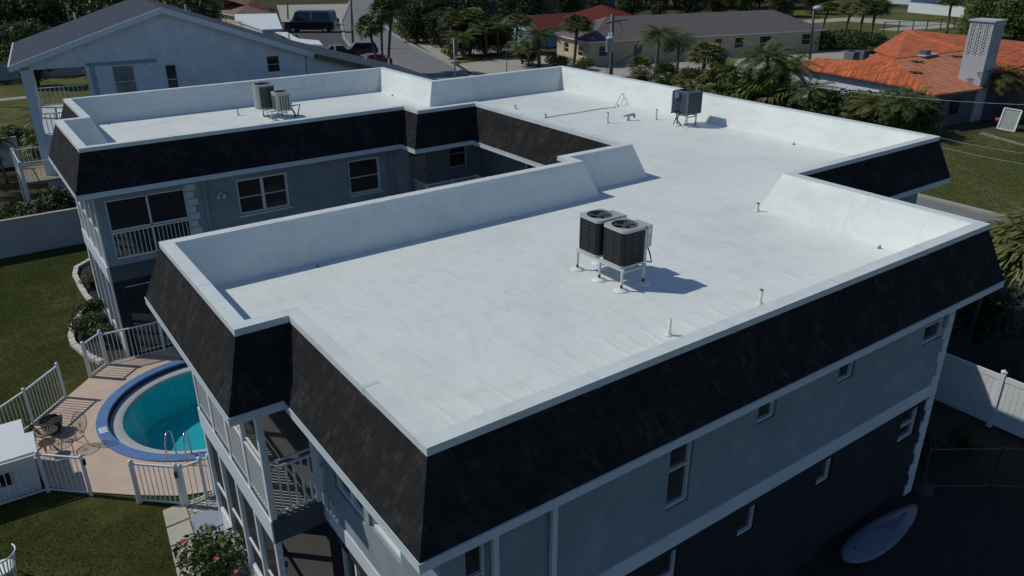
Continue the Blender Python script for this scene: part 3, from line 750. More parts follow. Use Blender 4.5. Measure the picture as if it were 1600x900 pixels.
# ---- near porch (front wing, west side)
def porch(parent, x0, x1, y0, y1, xin, sides):
    """two storey screened porch, open to the west (x0); sides: list of ('w'|'s', bays)"""
    for (f0, f1, lo) in ((0.0, 3.0, True), (3.56, SZ, False)):
        mb = MB(); mb.box(x0+.05, y0+.05, f0-.02 if lo else f0-.04, xin, y1-.05, f0+.02); mb.build('porch_floor', 'porchfloor', parent)
        mb = MB()
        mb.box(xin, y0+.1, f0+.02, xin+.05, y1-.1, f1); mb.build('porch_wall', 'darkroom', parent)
        # sliding door on the back wall
        window((xin, y1-1.2), (0, -1), 0, 2.0, f0+.05, f0+2.15, parent, depth=.0, mull=2, rail=False, name='sliding_door')
near = dict(x0=-.85, x1=.1, y0=4.86, y1=9.82)
x0, y0, y1 = -.85, 4.86, 9.82
# slab between floors
mb = MB(); mb.box(x0+.0, y0-.03, 3.0, 2.3, y1, 3.52); mb.build('porch_slab', 'slab', apt)
mb = MB(); mb.box(x0-.03, y0-.03, 3.0, x0-.002, y1, 3.53); mb.build('slab_lit_edge', 'fascia', apt)  # paler strip puts the sunlight on the west edge into colour
mb = MB(); mb.box(x0-.02, y0+.0, -.02, 2.3, y1, .06); mb.build('porch_floor', 'porchfloor', apt)
mb = MB(); mb.box(x0+.05, y0+.05, 3.52, 2.3, y1, 3.55); mb.build('porch_floor', 'porchfloor', apt)
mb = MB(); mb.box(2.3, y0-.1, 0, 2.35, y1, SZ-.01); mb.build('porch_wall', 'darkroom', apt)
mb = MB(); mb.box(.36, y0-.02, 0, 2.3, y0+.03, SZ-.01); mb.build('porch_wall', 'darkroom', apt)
mb = MB(); mb.box(x0+.1, y1-.05, 0, 2.3, y1, SZ-.01); mb.build('porch_wall', 'wall_hi', apt)
for zz in (.06, 3.56):
    window((2.3, 8.9), (0, -1), 0, 2.4, zz, zz+2.1, apt, depth=.0, mull=2, rail=False, name='sliding_door')
ys = [4.93, 6.14, 7.36, 8.58, 9.76]
for i, y in enumerate(ys):
    for (a, b) in ((.0, 3.0), (3.52, SZ)):
        mb = MB(); mb.box(x0-.0, y-.06, a, x0+.12, y+.06, b); mb.build('post', 'rail', apt)
for i in range(4):
    railing(apt, (x0+.04, ys[i]+.06), (x0+.04, ys[i+1]-.06), 3.55, 4.66, bw=.04, gap=.12)
    # screens
    for (a, b) in ((4.72, SZ-.02), (.62, 2.98)):
        mb = MB(); mb.poly([(x0+.09, ys[i]+.06, a), (x0+.09, ys[i+1]-.06, a), (x0+.09, ys[i+1]-.06, b), (x0+.09, ys[i]+.06, b)]); sc = mb.build('insect_screen', 'screen', apt)
        mb = MB(); pt = lambda s, z, dd=0: (x0+.05+dd, s, z)
        bx = frame_box(mb, pt, ys[i]+.06, ys[i+1]-.06, a, b, .035, 0, .05)
        if a > 4: bx(ys[i]+.1, ys[i+1]-.1, a, a+.06)
        else: bx(ys[i]+.1, ys[i+1]-.1, 1.35, 1.40)
        mb.build('screen_frame', 'rail', sc)
    mb = MB(); mb.box(x0+.02, ys[i]+.06, .06, x0+.07, ys[i+1]-.06, .62); mb.build('kick_panel', 'white', apt)
# south end of the porch
railing(apt, (x0+.12, y0+.03), (.16, y0+.03), 3.55, 4.66, mid=4.80, bw=.035, gap=.13)
mb = MB(); mb.box(.08, y0-.03, 3.55, .16, y0+.06, SZ); mb.build('post', 'rail', apt)
quoins(apt, .14, .42, 4.62, 4.90, 3.55, 6.1, 8, .08, 'y', 1)
# porch furniture hint: lounge chair inside
# ---- left wing corner porch
x0, y0, y1 = -.86, 20.57, 25.5
mb = MB(); mb.box(x0+.0, y0-.01, 2.95, 2.0, y1, 3.52); mb.build('porch_slab', 'slab', apt)
mb = MB(); mb.box(x0-.09, y0-.01, 2.95, x0-.002, y1, 3.53); mb.build('slab_lit_edge', 'fascia', apt)  # west edge lighter than the slab, its sunlight painted in
mb = MB(); mb.box(x0, y0+.02, -.02, 2.4, y1, .06); mb.build('porch_floor', 'porchfloor', apt)
mb = MB(); mb.box(x0+.1, y0+.06, 3.52, 2.4, y1, 3.55); mb.build('porch_floor', 'porchfloor', apt)
mb = MB(); mb.box(2.4, y0+.1, 0, 2.45, y1, SZ-.01); mb.build('porch_wall', 'darkroom', apt)
mb = MB(); mb.box(x0+.1, y1-.03, 0, 2.4, y1+.02, SZ-.01); mb.build('porch_wall', 'darkroom', apt)
wall_part((x0, y0), (1, 0), 0, 2.87, 3.52, SZ, [(.30, 2.86, 3.70, 5.80)], 'wall_hi', apt, name='wall')
wall_part((x0, y0), (1, 0), 0, 2.87, 0, 2.95, [(.36, 2.86, .10, 2.7)], 'wall_lo', apt, name='wall')
for (a, b) in ((3.70, 5.80), (.1, 2.7)):
    mb = MB(); mb.poly([(x0+.30, y0+.10, a), (2.0, y0+.10, a), (2.0, y0+.10, b), (x0+.30, y0+.10, b)]); sc = mb.build('insect_screen', 'screen', apt)
    mb = MB(); pt = lambda s, z, dd=0: (s, y0+.05+dd, z)
    bx = frame_box(mb, pt, x0+.30, 2.0, a, b, .045, 0, .05); bx(.72, .78, a, b)
    if a > 3: bx(x0+.34, 1.96, 4.70, 4.76)
    mb.build('screen_frame', 'rail', sc)
railing(apt, (x0+.3, y0+.03), (.72, y0+.03), 3.68, 4.66, gap=.13); railing(apt, (.78, y0+.03), (2.0, y0+.03), 3.68, 4.66, gap=.13)
quoins(apt, 2.0, 2.36, y0-.04, y0+.02, 3.56, 5.95, 9, .09, 'x', -1)
ys = [20.72, 21.9, 23.1, 24.3, 25.4]
for y in ys:
    for (a, b) in ((0, 2.95), (3.52, SZ)):
        mb = MB(); mb.box(x0-.05, y-.07, a, x0+.07, y+.07, b); mb.build('post', 'rail', apt)
for i in range(4):
    railing(apt, (x0-.0, ys[i]+.07), (x0-.0, ys[i+1]-.07), 3.55, 4.62, bw=.04, gap=.13)
    for (a, b) in ((4.66, SZ-.02), (.6, 2.93)):
        mb = MB(); mb.poly([(x0+.04, ys[i]+.07, a), (x0+.04, ys[i+1]-.07, a), (x0+.04, ys[i+1]-.07, b), (x0+.04, ys[i]+.07, b)]); mb.build('insect_screen', 'screen', apt)
    mb = MB(); mb.box(x0-.02, ys[i]+.07, .05, x0+.03, ys[i+1]-.07, .6); mb.build('kick_panel', 'white', apt)
quoins(apt, x0-.04, x0+.02, y1, y1+.3, .1, 6.0, 18, .08, 'y', -1)
# ---- downspouts, wall lamp
for (x, y) in ((2.25, .13), (2.62, 20.49), (9.95, 20.49), (1.12, .13)):
    mb = MB(); mb.box(x-.05, y-.035, .1, x+.05, y+.045, SZ); mb.build('downspout', 'wall_hi' if y > 1 else 'fascia', apt)
mb = MB(); mb.box(3.1, 20.45, 5.42, 3.22, 20.56, 5.48); lf = mb.build('wall_light', 'aluminium', apt)
for dx in (-.1, .1):
    mb = MB(); mb.lathe((3.16+dx, 20.42, 5.3), [(.02, .12), (.07, 0), (.07, -.02)], 12); mb.build('lamp_shade', 'white', lf, True)
# ---- roof penetrations (fixed to the roof: parts)
def vent_pipe(x, y, h, r=.035, cap=True):
    mb = MB(); mb.lathe((x, y, DZ), [(r*2.6, 0), (r*2.2, .02), (r*1.4, .05), (r*1.15, .09), (r, .12), (r, h), (r*.7, h), (r*.7, h-.03)], 14)
    o = mb.build('vent_pipe', 'pipewhite', apt, True)
    if cap:
        mb = MB(); mb.lathe((x, y, DZ), [(r*.9, h-.01), (r*1.2, h), (r*1.2, h+.025), (.001, h+.04)], 12); mb.build('cap', 'acfan', o, True)
for (u, v, h) in [(1045, 524, .36), (1187, 476, .33), (372, 180, .28), (949, 192, .42), (1025, 187, .42), (1183, 330, .22), (852, 183, .1), (805, 170, .14)]:
    p = G(u, v, z=DZ); vent_pipe(p.x, p.y, h, .035 if v > 400 else .04, v < 520)
p = G(982, 188, z=DZ)
mb = MB(); mb.lathe((p.x, p.y, DZ), [(.10, 0), (.08, .03), (.045, .06), (.045, .2)], 12); vt = mb.build('vent_pipe', 'pipewhite', apt, True)
mb = MB(); mb.tube([(p.x-.2, p.y+.1, DZ+.2), (p.x+.22, p.y-.1, DZ+.24)], .06, 8); mb.tube([(p.x+.22, p.y-.1, DZ+.24), (p.x+.24, p.y-.11, DZ+.1)], .05, 8); mb.build('cap', 'actop', vt, True)
for (u, v) in [(1374, 388), (1240, 226), (966, 166), (613, 150), (169, 194), (497, 417)]:
    p = G(u, v, z=DZ); mb = MB(); mb.lathe((p.x, p.y, DZ), [(.05, 0), (.045, .03), (.02, .045), (.02, .09), (.0, .1)], 10); mb.build('roof_drain', 'acfan', apt, True)

# loose cable on the deck
cp = [G(851, 184, z=DZ+.02), G(875, 180, z=DZ+.02), G(900, 176.5, z=DZ+.02), G(925, 172, z=DZ+.02), G(944, 169, z=DZ+.02), G(961, 168, z=DZ+.02)]
e = G(966, 157, x=21.2); f2 = G(972, 145, x=21.9); g2 = G(979, 154, x=21.9); h2 = G(978, 165, z=DZ+.3)
pts = cp+[e, f2, g2, Vector((21.65, g2.y-.05, DZ+.3)), Vector((21.5, g2.y-.1, DZ+.02))]
mb = MB(); mb.tube(pts, .014, 6)
tag(mb.build('cable', 'acfan', smooth=True), 'thin grey cable lying across the white roof and looped on the parapet', 'cable')

# ------------------------------------------------------------------ air conditioners
def rrect(w_, d, r, n=5):
    pts = []; raw = []
    for cx, cy, a0 in ((w_/2-r, d/2-r, 0), (-w_/2+r, d/2-r, 90), (-w_/2+r, -d/2+r, 180), (w_/2-r, -d/2+r, 270)):
        for i in range(n+1):
            a = R(a0+90*i/n); raw.append((cx+r*math.cos(a), cy+r*math.sin(a)))
    for i, p_ in enumerate(raw):
        q_ = raw[(i+1) % len(raw)]; L = math.dist(p_, q_); m_ = max(1, int(L/.05))
        for j in range(m_): pts.append((p_[0]+(q_[0]-p_[0])*j/m_, p_[1]+(q_[1]-p_[1])*j/m_))
    return pts
def ac_unit(loc, w_, d, h, label, style, grp=None):
    t = thing('air_conditioner', loc, label, 'air conditioner', grp)
    X, Y, Z = loc
    T = lambda pl: [(X+x, Y+y) for x, y in pl]
    shell = {'dark': 'acdark', 'blue': 'accoil', 'slot': 'acbeige', 'round': 'acslot'}[style]
    top = {'dark': 'actop', 'blue': 'acblue', 'slot': 'acbeige', 'round': 'acbeige'}[style]
    r = {'dark': .11, 'blue': .06, 'slot': .09, 'round': min(w_, d)/2-.002}[style]
    base = rrect(w_, d, r, 8)
    mb = MB(); mb.prism(T(base), Z+.04, Z+h-.05); mb.build('coil_cabinet', shell, t)
    mb = MB(); mb.prism(T([(x*1.02, y*1.02) for x, y in base]), Z, Z+.045); mb.build('base_pan', 'actop' if style == 'dark' else top, t)
    # top panel with fan opening
    fr = min(w_, d)*.44
    n = len(base); o_ = [(x*1.03, y*1.03) for x, y in base]
    ring_ = []
    for x, y in o_:
        a = math.atan2(y, x); ring_.append((fr*math.cos(a), fr*math.sin(a)))
    mb = MB(); vs_ = []
    for pl, z in ((o_, h-.06), (o_, h), (ring_, h+.012), (ring_, h-.10)): vs_ += [(X+x, Y+y, Z+z) for x, y in pl]
    fs = []
    for a in range(3):
        fs += [(a*n+i, a*n+(i+1) % n, (a+1)*n+(i+1) % n, (a+1)*n+i) for i in range(n)]
    mb.add(vs_, fs); mb.build('top_panel', top, t)
    mb = MB(); mb.poly([(X+fr*math.cos(2*math.pi*i/32), Y+fr*math.sin(2*math.pi*i/32), Z+h-.045) for i in range(32)]); mb.build('fan_well', 'acblack', t)
    mb = MB()
    for i in range(4):
        a = R(90*i+25)
        q = [(.05, -.03), (fr*.93, -.10), (fr*.9, .12), (.05, .05)]
        mb.poly([(X+x*math.cos(a)-y*math.sin(a), Y+x*math.sin(a)+y*math.cos(a), Z+h-.03+(.012 if y > 0 else -.008)) for x, y in q])
    mb.lathe((X, Y, Z), [(.085, h-.05), (.085, h-.012), (.05, h-.004), (.001, h-.003)], 16)
    mb.build('fan', 'acfan', t)
    mb = MB()
    for i in range(1, 8):
        rr = fr*i/8+.012; pts = [(X+rr*math.cos(2*math.pi*j/28), Y+rr*math.sin(2*math.pi*j/28), Z+h+.018) for j in range(29)]
        mb.tube(pts, .0028, 3, False)
    for i in range(12):
        a = 2*math.pi*i/12; mb.tube([(X+.04*math.cos(a), Y+.04*math.sin(a), Z+h+.02), (X+fr*math.cos(a), Y+fr*math.sin(a), Z+h+.014)], .0028, 3, False)
    mb.build('fan_guard', 'acblack', t)
    mb = MB()
    if style == 'dark':      # louvre wires + corner posts
        nl = 9
        for i in range(nl):
            z = Z+.09+(h-.2)*i/(nl-1)
            pl = [(x*1.012, y*1.012) for x, y in base]
            mb.tube([(X+x, Y+y, z) for x, y in pl+[pl[0]]], .004, 4, False)
        for x, y in base[::5]: mb.tube([(X+x*1.014, Y+y*1.014, Z+.05), (X+x*1.014, Y+y*1.014, Z+h-.06)], .004, 4, False)
        mb.build('coil_guard', 'acblack', t)
        mb = MB(); mb.box(X+w_/2-.06, Y-d/2-.012, Z+.03, X+w_/2+.012, Y+d/2+.0, Z+h-.05); mb.build('corner_panel', 'actop', t)
        mb = MB(); mb.box(X+w_/2+.012, Y-d/2-.02, Z+h*.42, X+w_/2+.14, Y+.10, Z+h+.0); sb = mb.build('service_panel', 'actop', t, bevel=.006)
        mb = MB(); mb.box(X+w_/2+.02, Y-d/2-.024, Z+h*.8, X+w_/2+.09, Y-d/2-.021, Z+h*.92); mb.build('rating_plate', 'white', sb)
        mb = MB(); mb.tube([(X+w_/2+.08, Y-d/2+.05, Z+h*.42), (X+w_/2+.16, Y-d/2+.02, Z+.15), (X+w_/2+.22, Y-d/2+.02, Z-.05), (X+w_/2+.16, Y+.05, Z-.1), (X+w_/2-.02, Y+.1, Z+.0)], .016, 7); mb.build('conduit', 'copper', t, True)
        mb = MB(); mb.tube([(X+w_/2+.02, Y+.12, Z+.16), (X+w_/2+.2, Y+.12, Z+.10), (X+w_/2+.24, Y+.14, Z-.3)], .028, 8); mb.build('refrigerant_line', 'copper', t, True)
    elif style == 'blue':
        nl = 12
        for i in range(nl):
            z = Z+.07+(h-.17)*i/(nl-1)
            pl = [(x*1.03, y*1.03) for x, y in base]
            mb.tube([(X+x, Y+y, z) for x, y in pl+[pl[0]]], .021, 4, False)
        mb.build('coil_guard', 'acblue', t)
        mb = MB()
        for sx in (-1, 1):
            for sy in (-1, 1): mb.box(X+sx*(w_/2+.01)-.03, Y+sy*(d/2+.01)-.03, Z+.02, X+sx*(w_/2+.01)+.03, Y+sy*(d/2+.01)+.03, Z+h-.03)
        mb.build('corner_post', 'acblue', t)
        mb = MB(); mb.box(X-w_/2-.12, Y+.0, Z+h*.72, X-w_/2-.02, Y+.22, Z+h*.95); mb.build('service_panel', 'carblue', t)
        mb = MB(); mb.tube([(X-w_/2-.07, Y+.1, Z+h*.72), (X-w_/2-.12, Y+.1, Z+.3), (X-w_/2-.1, Y+.05, Z-.1), (X-w_/2-.25, Y+.05, Z-.42)], .02, 7)
        mb.tube([(X-w_/2-.35, Y+.15, Z+.08), (X-w_/2-.02, Y+.02, Z+.12)], .03, 7)
        mb.tube([(X-w_/2-.05, Y-.1, Z+.1), (X-w_/2-.3, Y-.15, Z-.15), (X-w_/2-.1, Y-.25, Z-.42)], .028, 7); mb.build('refrigerant_line', 'copper', t, True)
    elif style == 'slot':
        for i in range(4):
            x = X-w_/2+.17+i*(w_-.34)/3
            mb.box(x-.035, Y-d/2-.004, Z+.07, x+.035, Y-d/2+.01, Z+h-.12)
        for i in range(3):
            y = Y-d/2+.18+i*(d-.36)/2
            mb.box(X-w_/2-.004, y-.07, Z+.07, X-w_/2+.01, y+.07, Z+h-.14)
        mb.build('coil_slot', 'acslot', t)
        mb = MB(); mb.tube([(X+w_/2, Y, Z+.12), (X+w_/2+.42, Y-.05, Z+.15), (X+w_/2+.26, Y-.1, Z-.3), (X+w_/2+.05, Y-.1, Z-.33)], .03, 7); mb.tube([(X+w_/2-.02, Y-.1, Z+.15), (X+w_/2+.16, Y-.15, Z-.3)], .035, 7); mb.build('refrigerant_line', 'copper', t, True)
    else:
        for i in range(40):
            a = R(i*9); rr = w_/2+.004
            if 1: mb.tube([(X+rr*math.cos(a), Y+rr*math.sin(a), Z+.08), (X+rr*math.cos(a), Y+rr*math.sin(a), Z+h-.1)], .012, 4, False)
        mb.build('coil_slot', 'accoil', t)
        mb = MB(); rr = w_/2+.022; arc = [R(150+i*8) for i in range(11)]
        mb.add([(X+rr*math.cos(a), Y+rr*math.sin(a), Z+zz) for zz in (.05, h-.06) for a in arc], [(i, i+1, i+12, i+11) for i in range(10)]); mb.build('side_panel', 'acbeige', t, True)
    return t
def stand(x0, x1, ys_, zt, label, long_axis='y'):
    t = thing('equipment_stand', ((x0+x1)/2, sum(ys_)/len(ys_), DZ), label, 'equipment stand')
    mb = MB(); y0, y1 = min(ys_), max(ys_)
    for x in (x0, x1): mb.box(x-.02, y0-.05, zt-.06, x+.02, y1+.05, zt); 
    mb.build('rail', 'aluminium', t)
    for y in ys_:
        mb = MB(); mb.box(x0-.02, y-.02, zt-.10, x1+.02, y+.02, zt-.061); mb.build('cross_bar', 'aluminium', t)
        for x in (x0, x1):
            mb = MB(); mb.box(x-.022, y-.022, DZ+.14, x+.022, y+.022, zt-.06); lg = mb.build('leg', 'aluminium', t)
            mb = MB(); mb.box(x-.02, y-.02, DZ+.03, x+.02, y+.02, DZ+.141); mb.build('leg_foot', 'copper', lg)
            mb = MB(); mb.lathe((x, y, DZ), [(.17, 0), (.16, .02), (.10, .035), (.03, .06)], 16); mb.build('flashing', 'membrane', lg, True)
    return t
stand(7.07, 7.72, [3.90, 4.63, 5.40], 7.13, 'white metal stand on six legs under the two dark condensers')
ac_unit((7.40, 4.24, 7.135), .68, .70, .86, 'dark square condenser nearest the camera on the twin roof stand', 'dark', 'dark condensers on the twin stand')
ac_unit((7.40, 5.06, 7.135), .68, .70, .86, 'dark square condenser behind its twin on the front roof stand', 'dark', 'dark condensers on the twin stand')
stand(20.37, 20.90, [14.40, 14.92], 7.10, 'short bare metal stand under the slate blue condenser')
ac_unit((20.72, 14.80, 7.105), .78, .78, .92, 'slate blue louvred condenser on a stand by the far parapet', 'blue')
stand(7.15, 7.80, [25.80, 26.35, 26.9], 6.98, 'metal stand under the two beige condensers on the left wing')
ac_unit((7.72, 26.0, 6.985), .68, .66, .78, 'beige square condenser with green grey slots on the left wing roof', 'slot')
ac_unit((7.30, 26.95, 6.985), .86, .86, 1.02, 'large round beige condenser behind the square one on the left wing roof', 'round')

# ------------------------------------------------------------------ pool fences
def fence_run(name, label, cat, pts, h=1.22, post=.09, gap=.13, caps=True, group=None):
    t = thing(name, (pts[0][0], pts[0][1], 0), label, cat, group)
    for i, (x, y) in enumerate(pts):
        mb = MB(); mb.box(x-post/2, y-post/2, 0, x+post/2, y+post/2, h+.06); po_ = mb.build('post', 'rail', t)
        mb = MB(); mb.lathe((x, y, h+.06), [(.06, 0), (.065, .02), (.04, .05), (.001, .07)], 10); mb.build('cap', 'rail', po_, True)
    for a, b in zip(pts[:-1], pts[1:]):
        p_ = Vector(a); q = Vector(b); L = (q-p_).length; d = (q-p_)/L
        railing(t, p_+d*post/2, q-d*post/2, 0, h, 'rail_panel', gap=gap)
    return t
fence_run('pool_fence', 'white picket pool fence between the garden bed and the left wing', 'fence', [(-1.60, 20.45), (.28, 20.35), (2.1, 20.3)])
g1 = fence_run('pool_gate', 'white double railed gate standing open by the garden bed', 'gate', [(-2.24, 19.9), (-1.62, 20.5)], 1.28, .12)
fence_run('pool_fence', 'white picket fence panels at the far left of the pool deck', 'fence', [(-6.6, 15.6), (-5.4, 16.65), (-4.2, 17.75), (-3.15, 18.92)])
fence_run('pool_fence', 'white picket fence in front of the white pump box', 'fence', [(-6.9, 13.95), (-4.28, 13.88), (-3.36, 13.02)])
fence_run('pool_gate', 'white gate with black latch at the end of the paving path', 'gate', [(-2.36, 11.95), (-1.45, 11.12)], 1.25, .12)
fence_run('pool_fence', 'short white picket fence joining the path gate to the porch', 'fence', [(-1.36, 11.06), (-.86, 11.08), (-.62, 11.1)])
for (x, y) in ((-1.5, 11.05), (-3.33, 13.05)):
    mb = MB(); mb.box(x-.03, y-.08, 1.0, x+.05, y-.02, 1.18); tag(mb.build('gate_latch', 'rubber', bevel=.008), ['black latch on the path gate post', 'black latch on the fence post by the bronze chairs'][0 if x > -2 else 1], 'latch')

# pump box
pb = thing('pump_box', (-5.2, 14.9, 0), 'white flat topped pump box with a dark vent behind the picket fence', 'pump box')
mb = MB(); mb.prism([(-6.9, 14.1), (-4.40, 14.12), (-4.40, 15.0), (-4.55, 15.0), (-4.55, 15.9), (-6.9, 15.9)], .0, 1.18); mb.build('body', 'white', pb)
mb = MB(); mb.prism([(-7, 13.98), (-4.26, 14.0), (-4.24, 15.1), (-4.44, 15.12), (-4.44, 16.0), (-7, 16.0)], 1.182, 1.27); mb.build('lid', 'white', pb, bevel=.01)
mb = MB(); mb.box(-5.35, 14.085, .45, -4.98, 14.11, .82); mb.build('vent', 'acblack', pb)

# planter pot and wire chairs
pp = thing('planter_pot', (-3.75, 16.95, .03), 'large dark glazed planter pot on the pool deck by the fence', 'planter')
mb = MB(); mb.lathe((-3.75, 16.95, .03), [(.2, 0), (.27, .18), (.31, .36), (.33, .44), (.30, .44), (.28, .40)], 22); mb.f = mb.f[:-1]; mb.build('pot', 'pot', pp, True)
mb = MB(); mb.poly([(-3.75+.285*math.cos(2*math.pi*i/20), 16.95+.285*math.sin(2*math.pi*i/20), .42) for i in range(20)]); mb.build('soil', 'soil', pp)
def wire_chair(loc, rz, label):
    t = thing('wire_chair', loc, label, 'chair', 'bronze wire chairs by the pool')
    t.rotation_euler[2] = 0
    def T(x, y, z): c_, s_ = math.cos(rz), math.sin(rz); return (loc[0]+x*c_-y*s_, loc[1]+x*s_+y*c_, loc[2]+z)
    def disc(cx, cz, tilt, r, name):
        mb = MB(); 
        f = lambda a, rr: T(rr*math.cos(a), cx+rr*math.sin(a)*math.cos(tilt), cz+rr*math.sin(a)*math.sin(tilt)-.10*(1-(rr/r)**2))
        for rr, tb in ((r, .013), (r*.8, .004), (r*.6, .004), (r*.4, .004), (r*.2, .004)):
            mb.tube([f(2*math.pi*i/24, rr) for i in range(25)], tb, 4, False)
        for i in range(20):
            a = 2*math.pi*i/20; mb.tube([f(a, r*.05), f(a, r*.5), f(a, r)], .004, 3, False)
        mb.build(name, 'wicker', t)
    disc(0, .42, 0, .30, 'seat'); disc(.30, .72, R(68), .31, 'backrest')
    for sx in (-1, 1):
        for sy in (-1, 1):
            mb = MB(); mb.tube([T(sx*.2, sy*.2, .38), T(sx*.27, sy*.27, 0)], .011, 5); mb.build('leg', 'wicker', t)
    return t
wire_chair((-3.35, 15.6, .03), R(-60), 'bronze wire chair with round back nearest the pool')
wire_chair((-3.95, 16.35, .03), R(110), 'bronze wire chair between the planter pot and the pump box')
ctab = thing('side_table', (-4.0, 15.75, .03), 'small bronze wire side table between the two wire chairs', 'table')
mb = MB(); mb.lathe((-4.0, 15.75, .03), [(.22, .40), (.23, .41), (.22, .42)], 18); mb.build('table_top', 'wicker', ctab)
for i in range(3):
    a = 2*math.pi*i/3; mb = MB(); mb.tube([(-4.0+.1*math.cos(a), 15.75+.1*math.sin(a), .43), (-4.0+.2*math.cos(a), 15.75+.2*math.sin(a), .03)], .01, 5); mb.build('leg', 'wicker', ctab)
# white lounge chair at the lower left
lc = thing('garden_chair', (-5.6, 10.7, 0), 'white slatted garden chair at the lower left corner of the lawn', 'chair')
mb = MB()
for i in range(12):
    a = R(200+i*14); b = Vector((-5.55, 10.75, .44)); mb.beam(b+Vector((math.cos(a)*.27, math.sin(a)*.27, 0)), b+Vector((math.cos(a)*.36, math.sin(a)*.36, .38)), .03, .012)
mb.build('backrest', 'white', lc)
mb = MB(); mb.tube([(-5.55+.37*math.cos(R(190+i*8)), 10.75+.37*math.sin(R(190+i*8)), .83) for i in range(26)], .02, 6); mb.build('top_rail', 'white', lc)
mb = MB(); mb.lathe((-5.55, 10.75, .40), [(.29, 0), (.30, .02), (.28, .045)], 20); mb.build('seat', 'white', lc)
for sx in (-1, 1):
    for sy in (-1, 1):
        mb = MB(); mb.tube([(-5.55+sx*.2, 10.75+sy*.2, .4), (-5.55+sx*.25, 10.75+sy*.25, 0)], .02, 6); mb.build('leg', 'white', lc)

# ------------------------------------------------------------------ vegetation
from mathutils import noise as mnoise
def leaf_quads(mb, rnd, c, r, n, size, squash=.8, flat=.3):
    for _ in range(n):
        while True:
            p_ = Vector((rnd.uniform(-1, 1), rnd.uniform(-1, 1), rnd.uniform(-1, 1)))
            if p_.length < 1: break
        p_ = p_.normalized()*(p_.length**.45)
        q = Vector(c)+Vector((p_.x*r, p_.y*r, p_.z*r*squash))
        nrm = (p_*.9+Vector((rnd.gauss(0, .6), rnd.gauss(0, .6), rnd.gauss(0, .6)+flat))).normalized()
        a = nrm.orthogonal().normalized(); b = nrm.cross(a); t = rnd.uniform(0, 6.28); s = size*rnd.uniform(.6, 1.3)
        u = (a*math.cos(t)+b*math.sin(t))*s; v = (b*math.cos(t)-a*math.sin(t))*s*.5
        mb.add([q-u, q+v*.8+nrm*s*.1, q+u, q-v], [(0, 1, 2, 3)])
def make_leafy(seed, h, cr, nblob, nleaf, size, mat, trunk=.25, low=.35, barkm='barkdark', sq=.8):
    rnd = random.Random(seed)
    t = bpy.data.objects.new('tree', None); C.objects.link(t)
    mb = MB(); mt_ = MB()
    base = h*low
    mt_.tube([(0, 0, -.1), (rnd.uniform(-.1, .1), rnd.uniform(-.1, .1), base*.6), (rnd.uniform(-.2, .2), rnd.uniform(-.2, .2), base), (0, 0, h*.75)], [trunk*1.2, trunk*.9, trunk*.75, trunk*.2], 8)
    for i in range(nblob):
        a = rnd.uniform(0, 6.28); rr = cr*math.sqrt(rnd.uniform(0, 1))*.82
        z = rnd.uniform(base, h*.92); fz = 1-abs((z-(base+h)/2)/((h-base)/2))**2*.6
        c_ = (math.cos(a)*rr*fz, math.sin(a)*rr*fz, z)
        br = cr*rnd.uniform(.22, .45)
        leaf_quads(mb, rnd, c_, br, nleaf, size, sq)
        if i % 3 == 0: mt_.tube([(0, 0, base*.8), (c_[0]*.5, c_[1]*.5, (base*.8+c_[2])/2+.1), c_], [trunk*.45, trunk*.3, trunk*.08], 5)
    mb.build('crown', mat, t); mt_.build('trunk', barkm, t, True)
    return t, h
def frond_feather(mb, rnd, base, az, el, L, nl=22, ll=.5, wd=.035):
    """arching rib with leaflets"""
    d = Vector((math.cos(az)*math.cos(el), math.sin(az)*math.cos(el), math.sin(el)))
    p_ = Vector(base); pts = [p_.copy()]; N = 9; dirs = [d.copy()]
    for i in range(N):
        p_ = p_+d*(L/N); d = (d+Vector((0, 0, -.17-.05*i/N))).normalized(); pts.append(p_.copy()); dirs.append(d.copy())
    mb.tube(pts, [.028*(1-i/(N+1)*.8) for i in range(N+1)], 3, False)
    for j in range(nl):
        t = .15+.85*j/nl; f = t*N; i = min(int(f), N-1); q = pts[i].lerp(pts[i+1], f-i); dd = dirs[i]
        side = dd.cross(Vector((0, 0, 1))); side = side.normalized() if side.length > .01 else Vector((1, 0, 0))
        l_ = ll*math.sin(math.pi*min(1, .2+t*.75))*rnd.uniform(.8, 1.1)
        for s in (-1, 1):
            e_ = q+side*s*l_*.75+dd*l_*.55+Vector((0, 0, -l_*rnd.uniform(.25, .6)))
            mid = q.lerp(e_, .5)+Vector((0, 0, l_*.10))
            mb.add([q-dd*wd*.4, mid+dd*wd, e_, mid-dd*wd], [(0, 1, 2, 3)])
def make_feather(seed, h, L, nf=20, lean=.3, mat='leafpalm', tr=.14, el=(-.35, 1.25)):
    rnd = random.Random(seed)
    t = bpy.data.objects.new('palm_tree', None); C.objects.link(t)
    mt_ = MB(); pts = []; N = 10
    for i in range(N+1):
        s = i/N; pts.append((lean*s*s, lean*.3*s, h*s-.05))
    mt_.tube(pts, [tr*(1.35-.5*(i/N)) for i in range(N+1)], 9); top = pts[-1]
    mb = MB()
    for i in range(nf):
        az = i*2.4+rnd.uniform(-.25, .25); e_ = el[0]+(el[1]-el[0])*((i+.5)/nf)
        frond_feather(mb, rnd, top, az, e_, L*rnd.uniform(.85, 1.1), 24, L*.26)
    mb.build('crown', mat, t); mt_.build('trunk', 'bark', t, True)
    return t, h
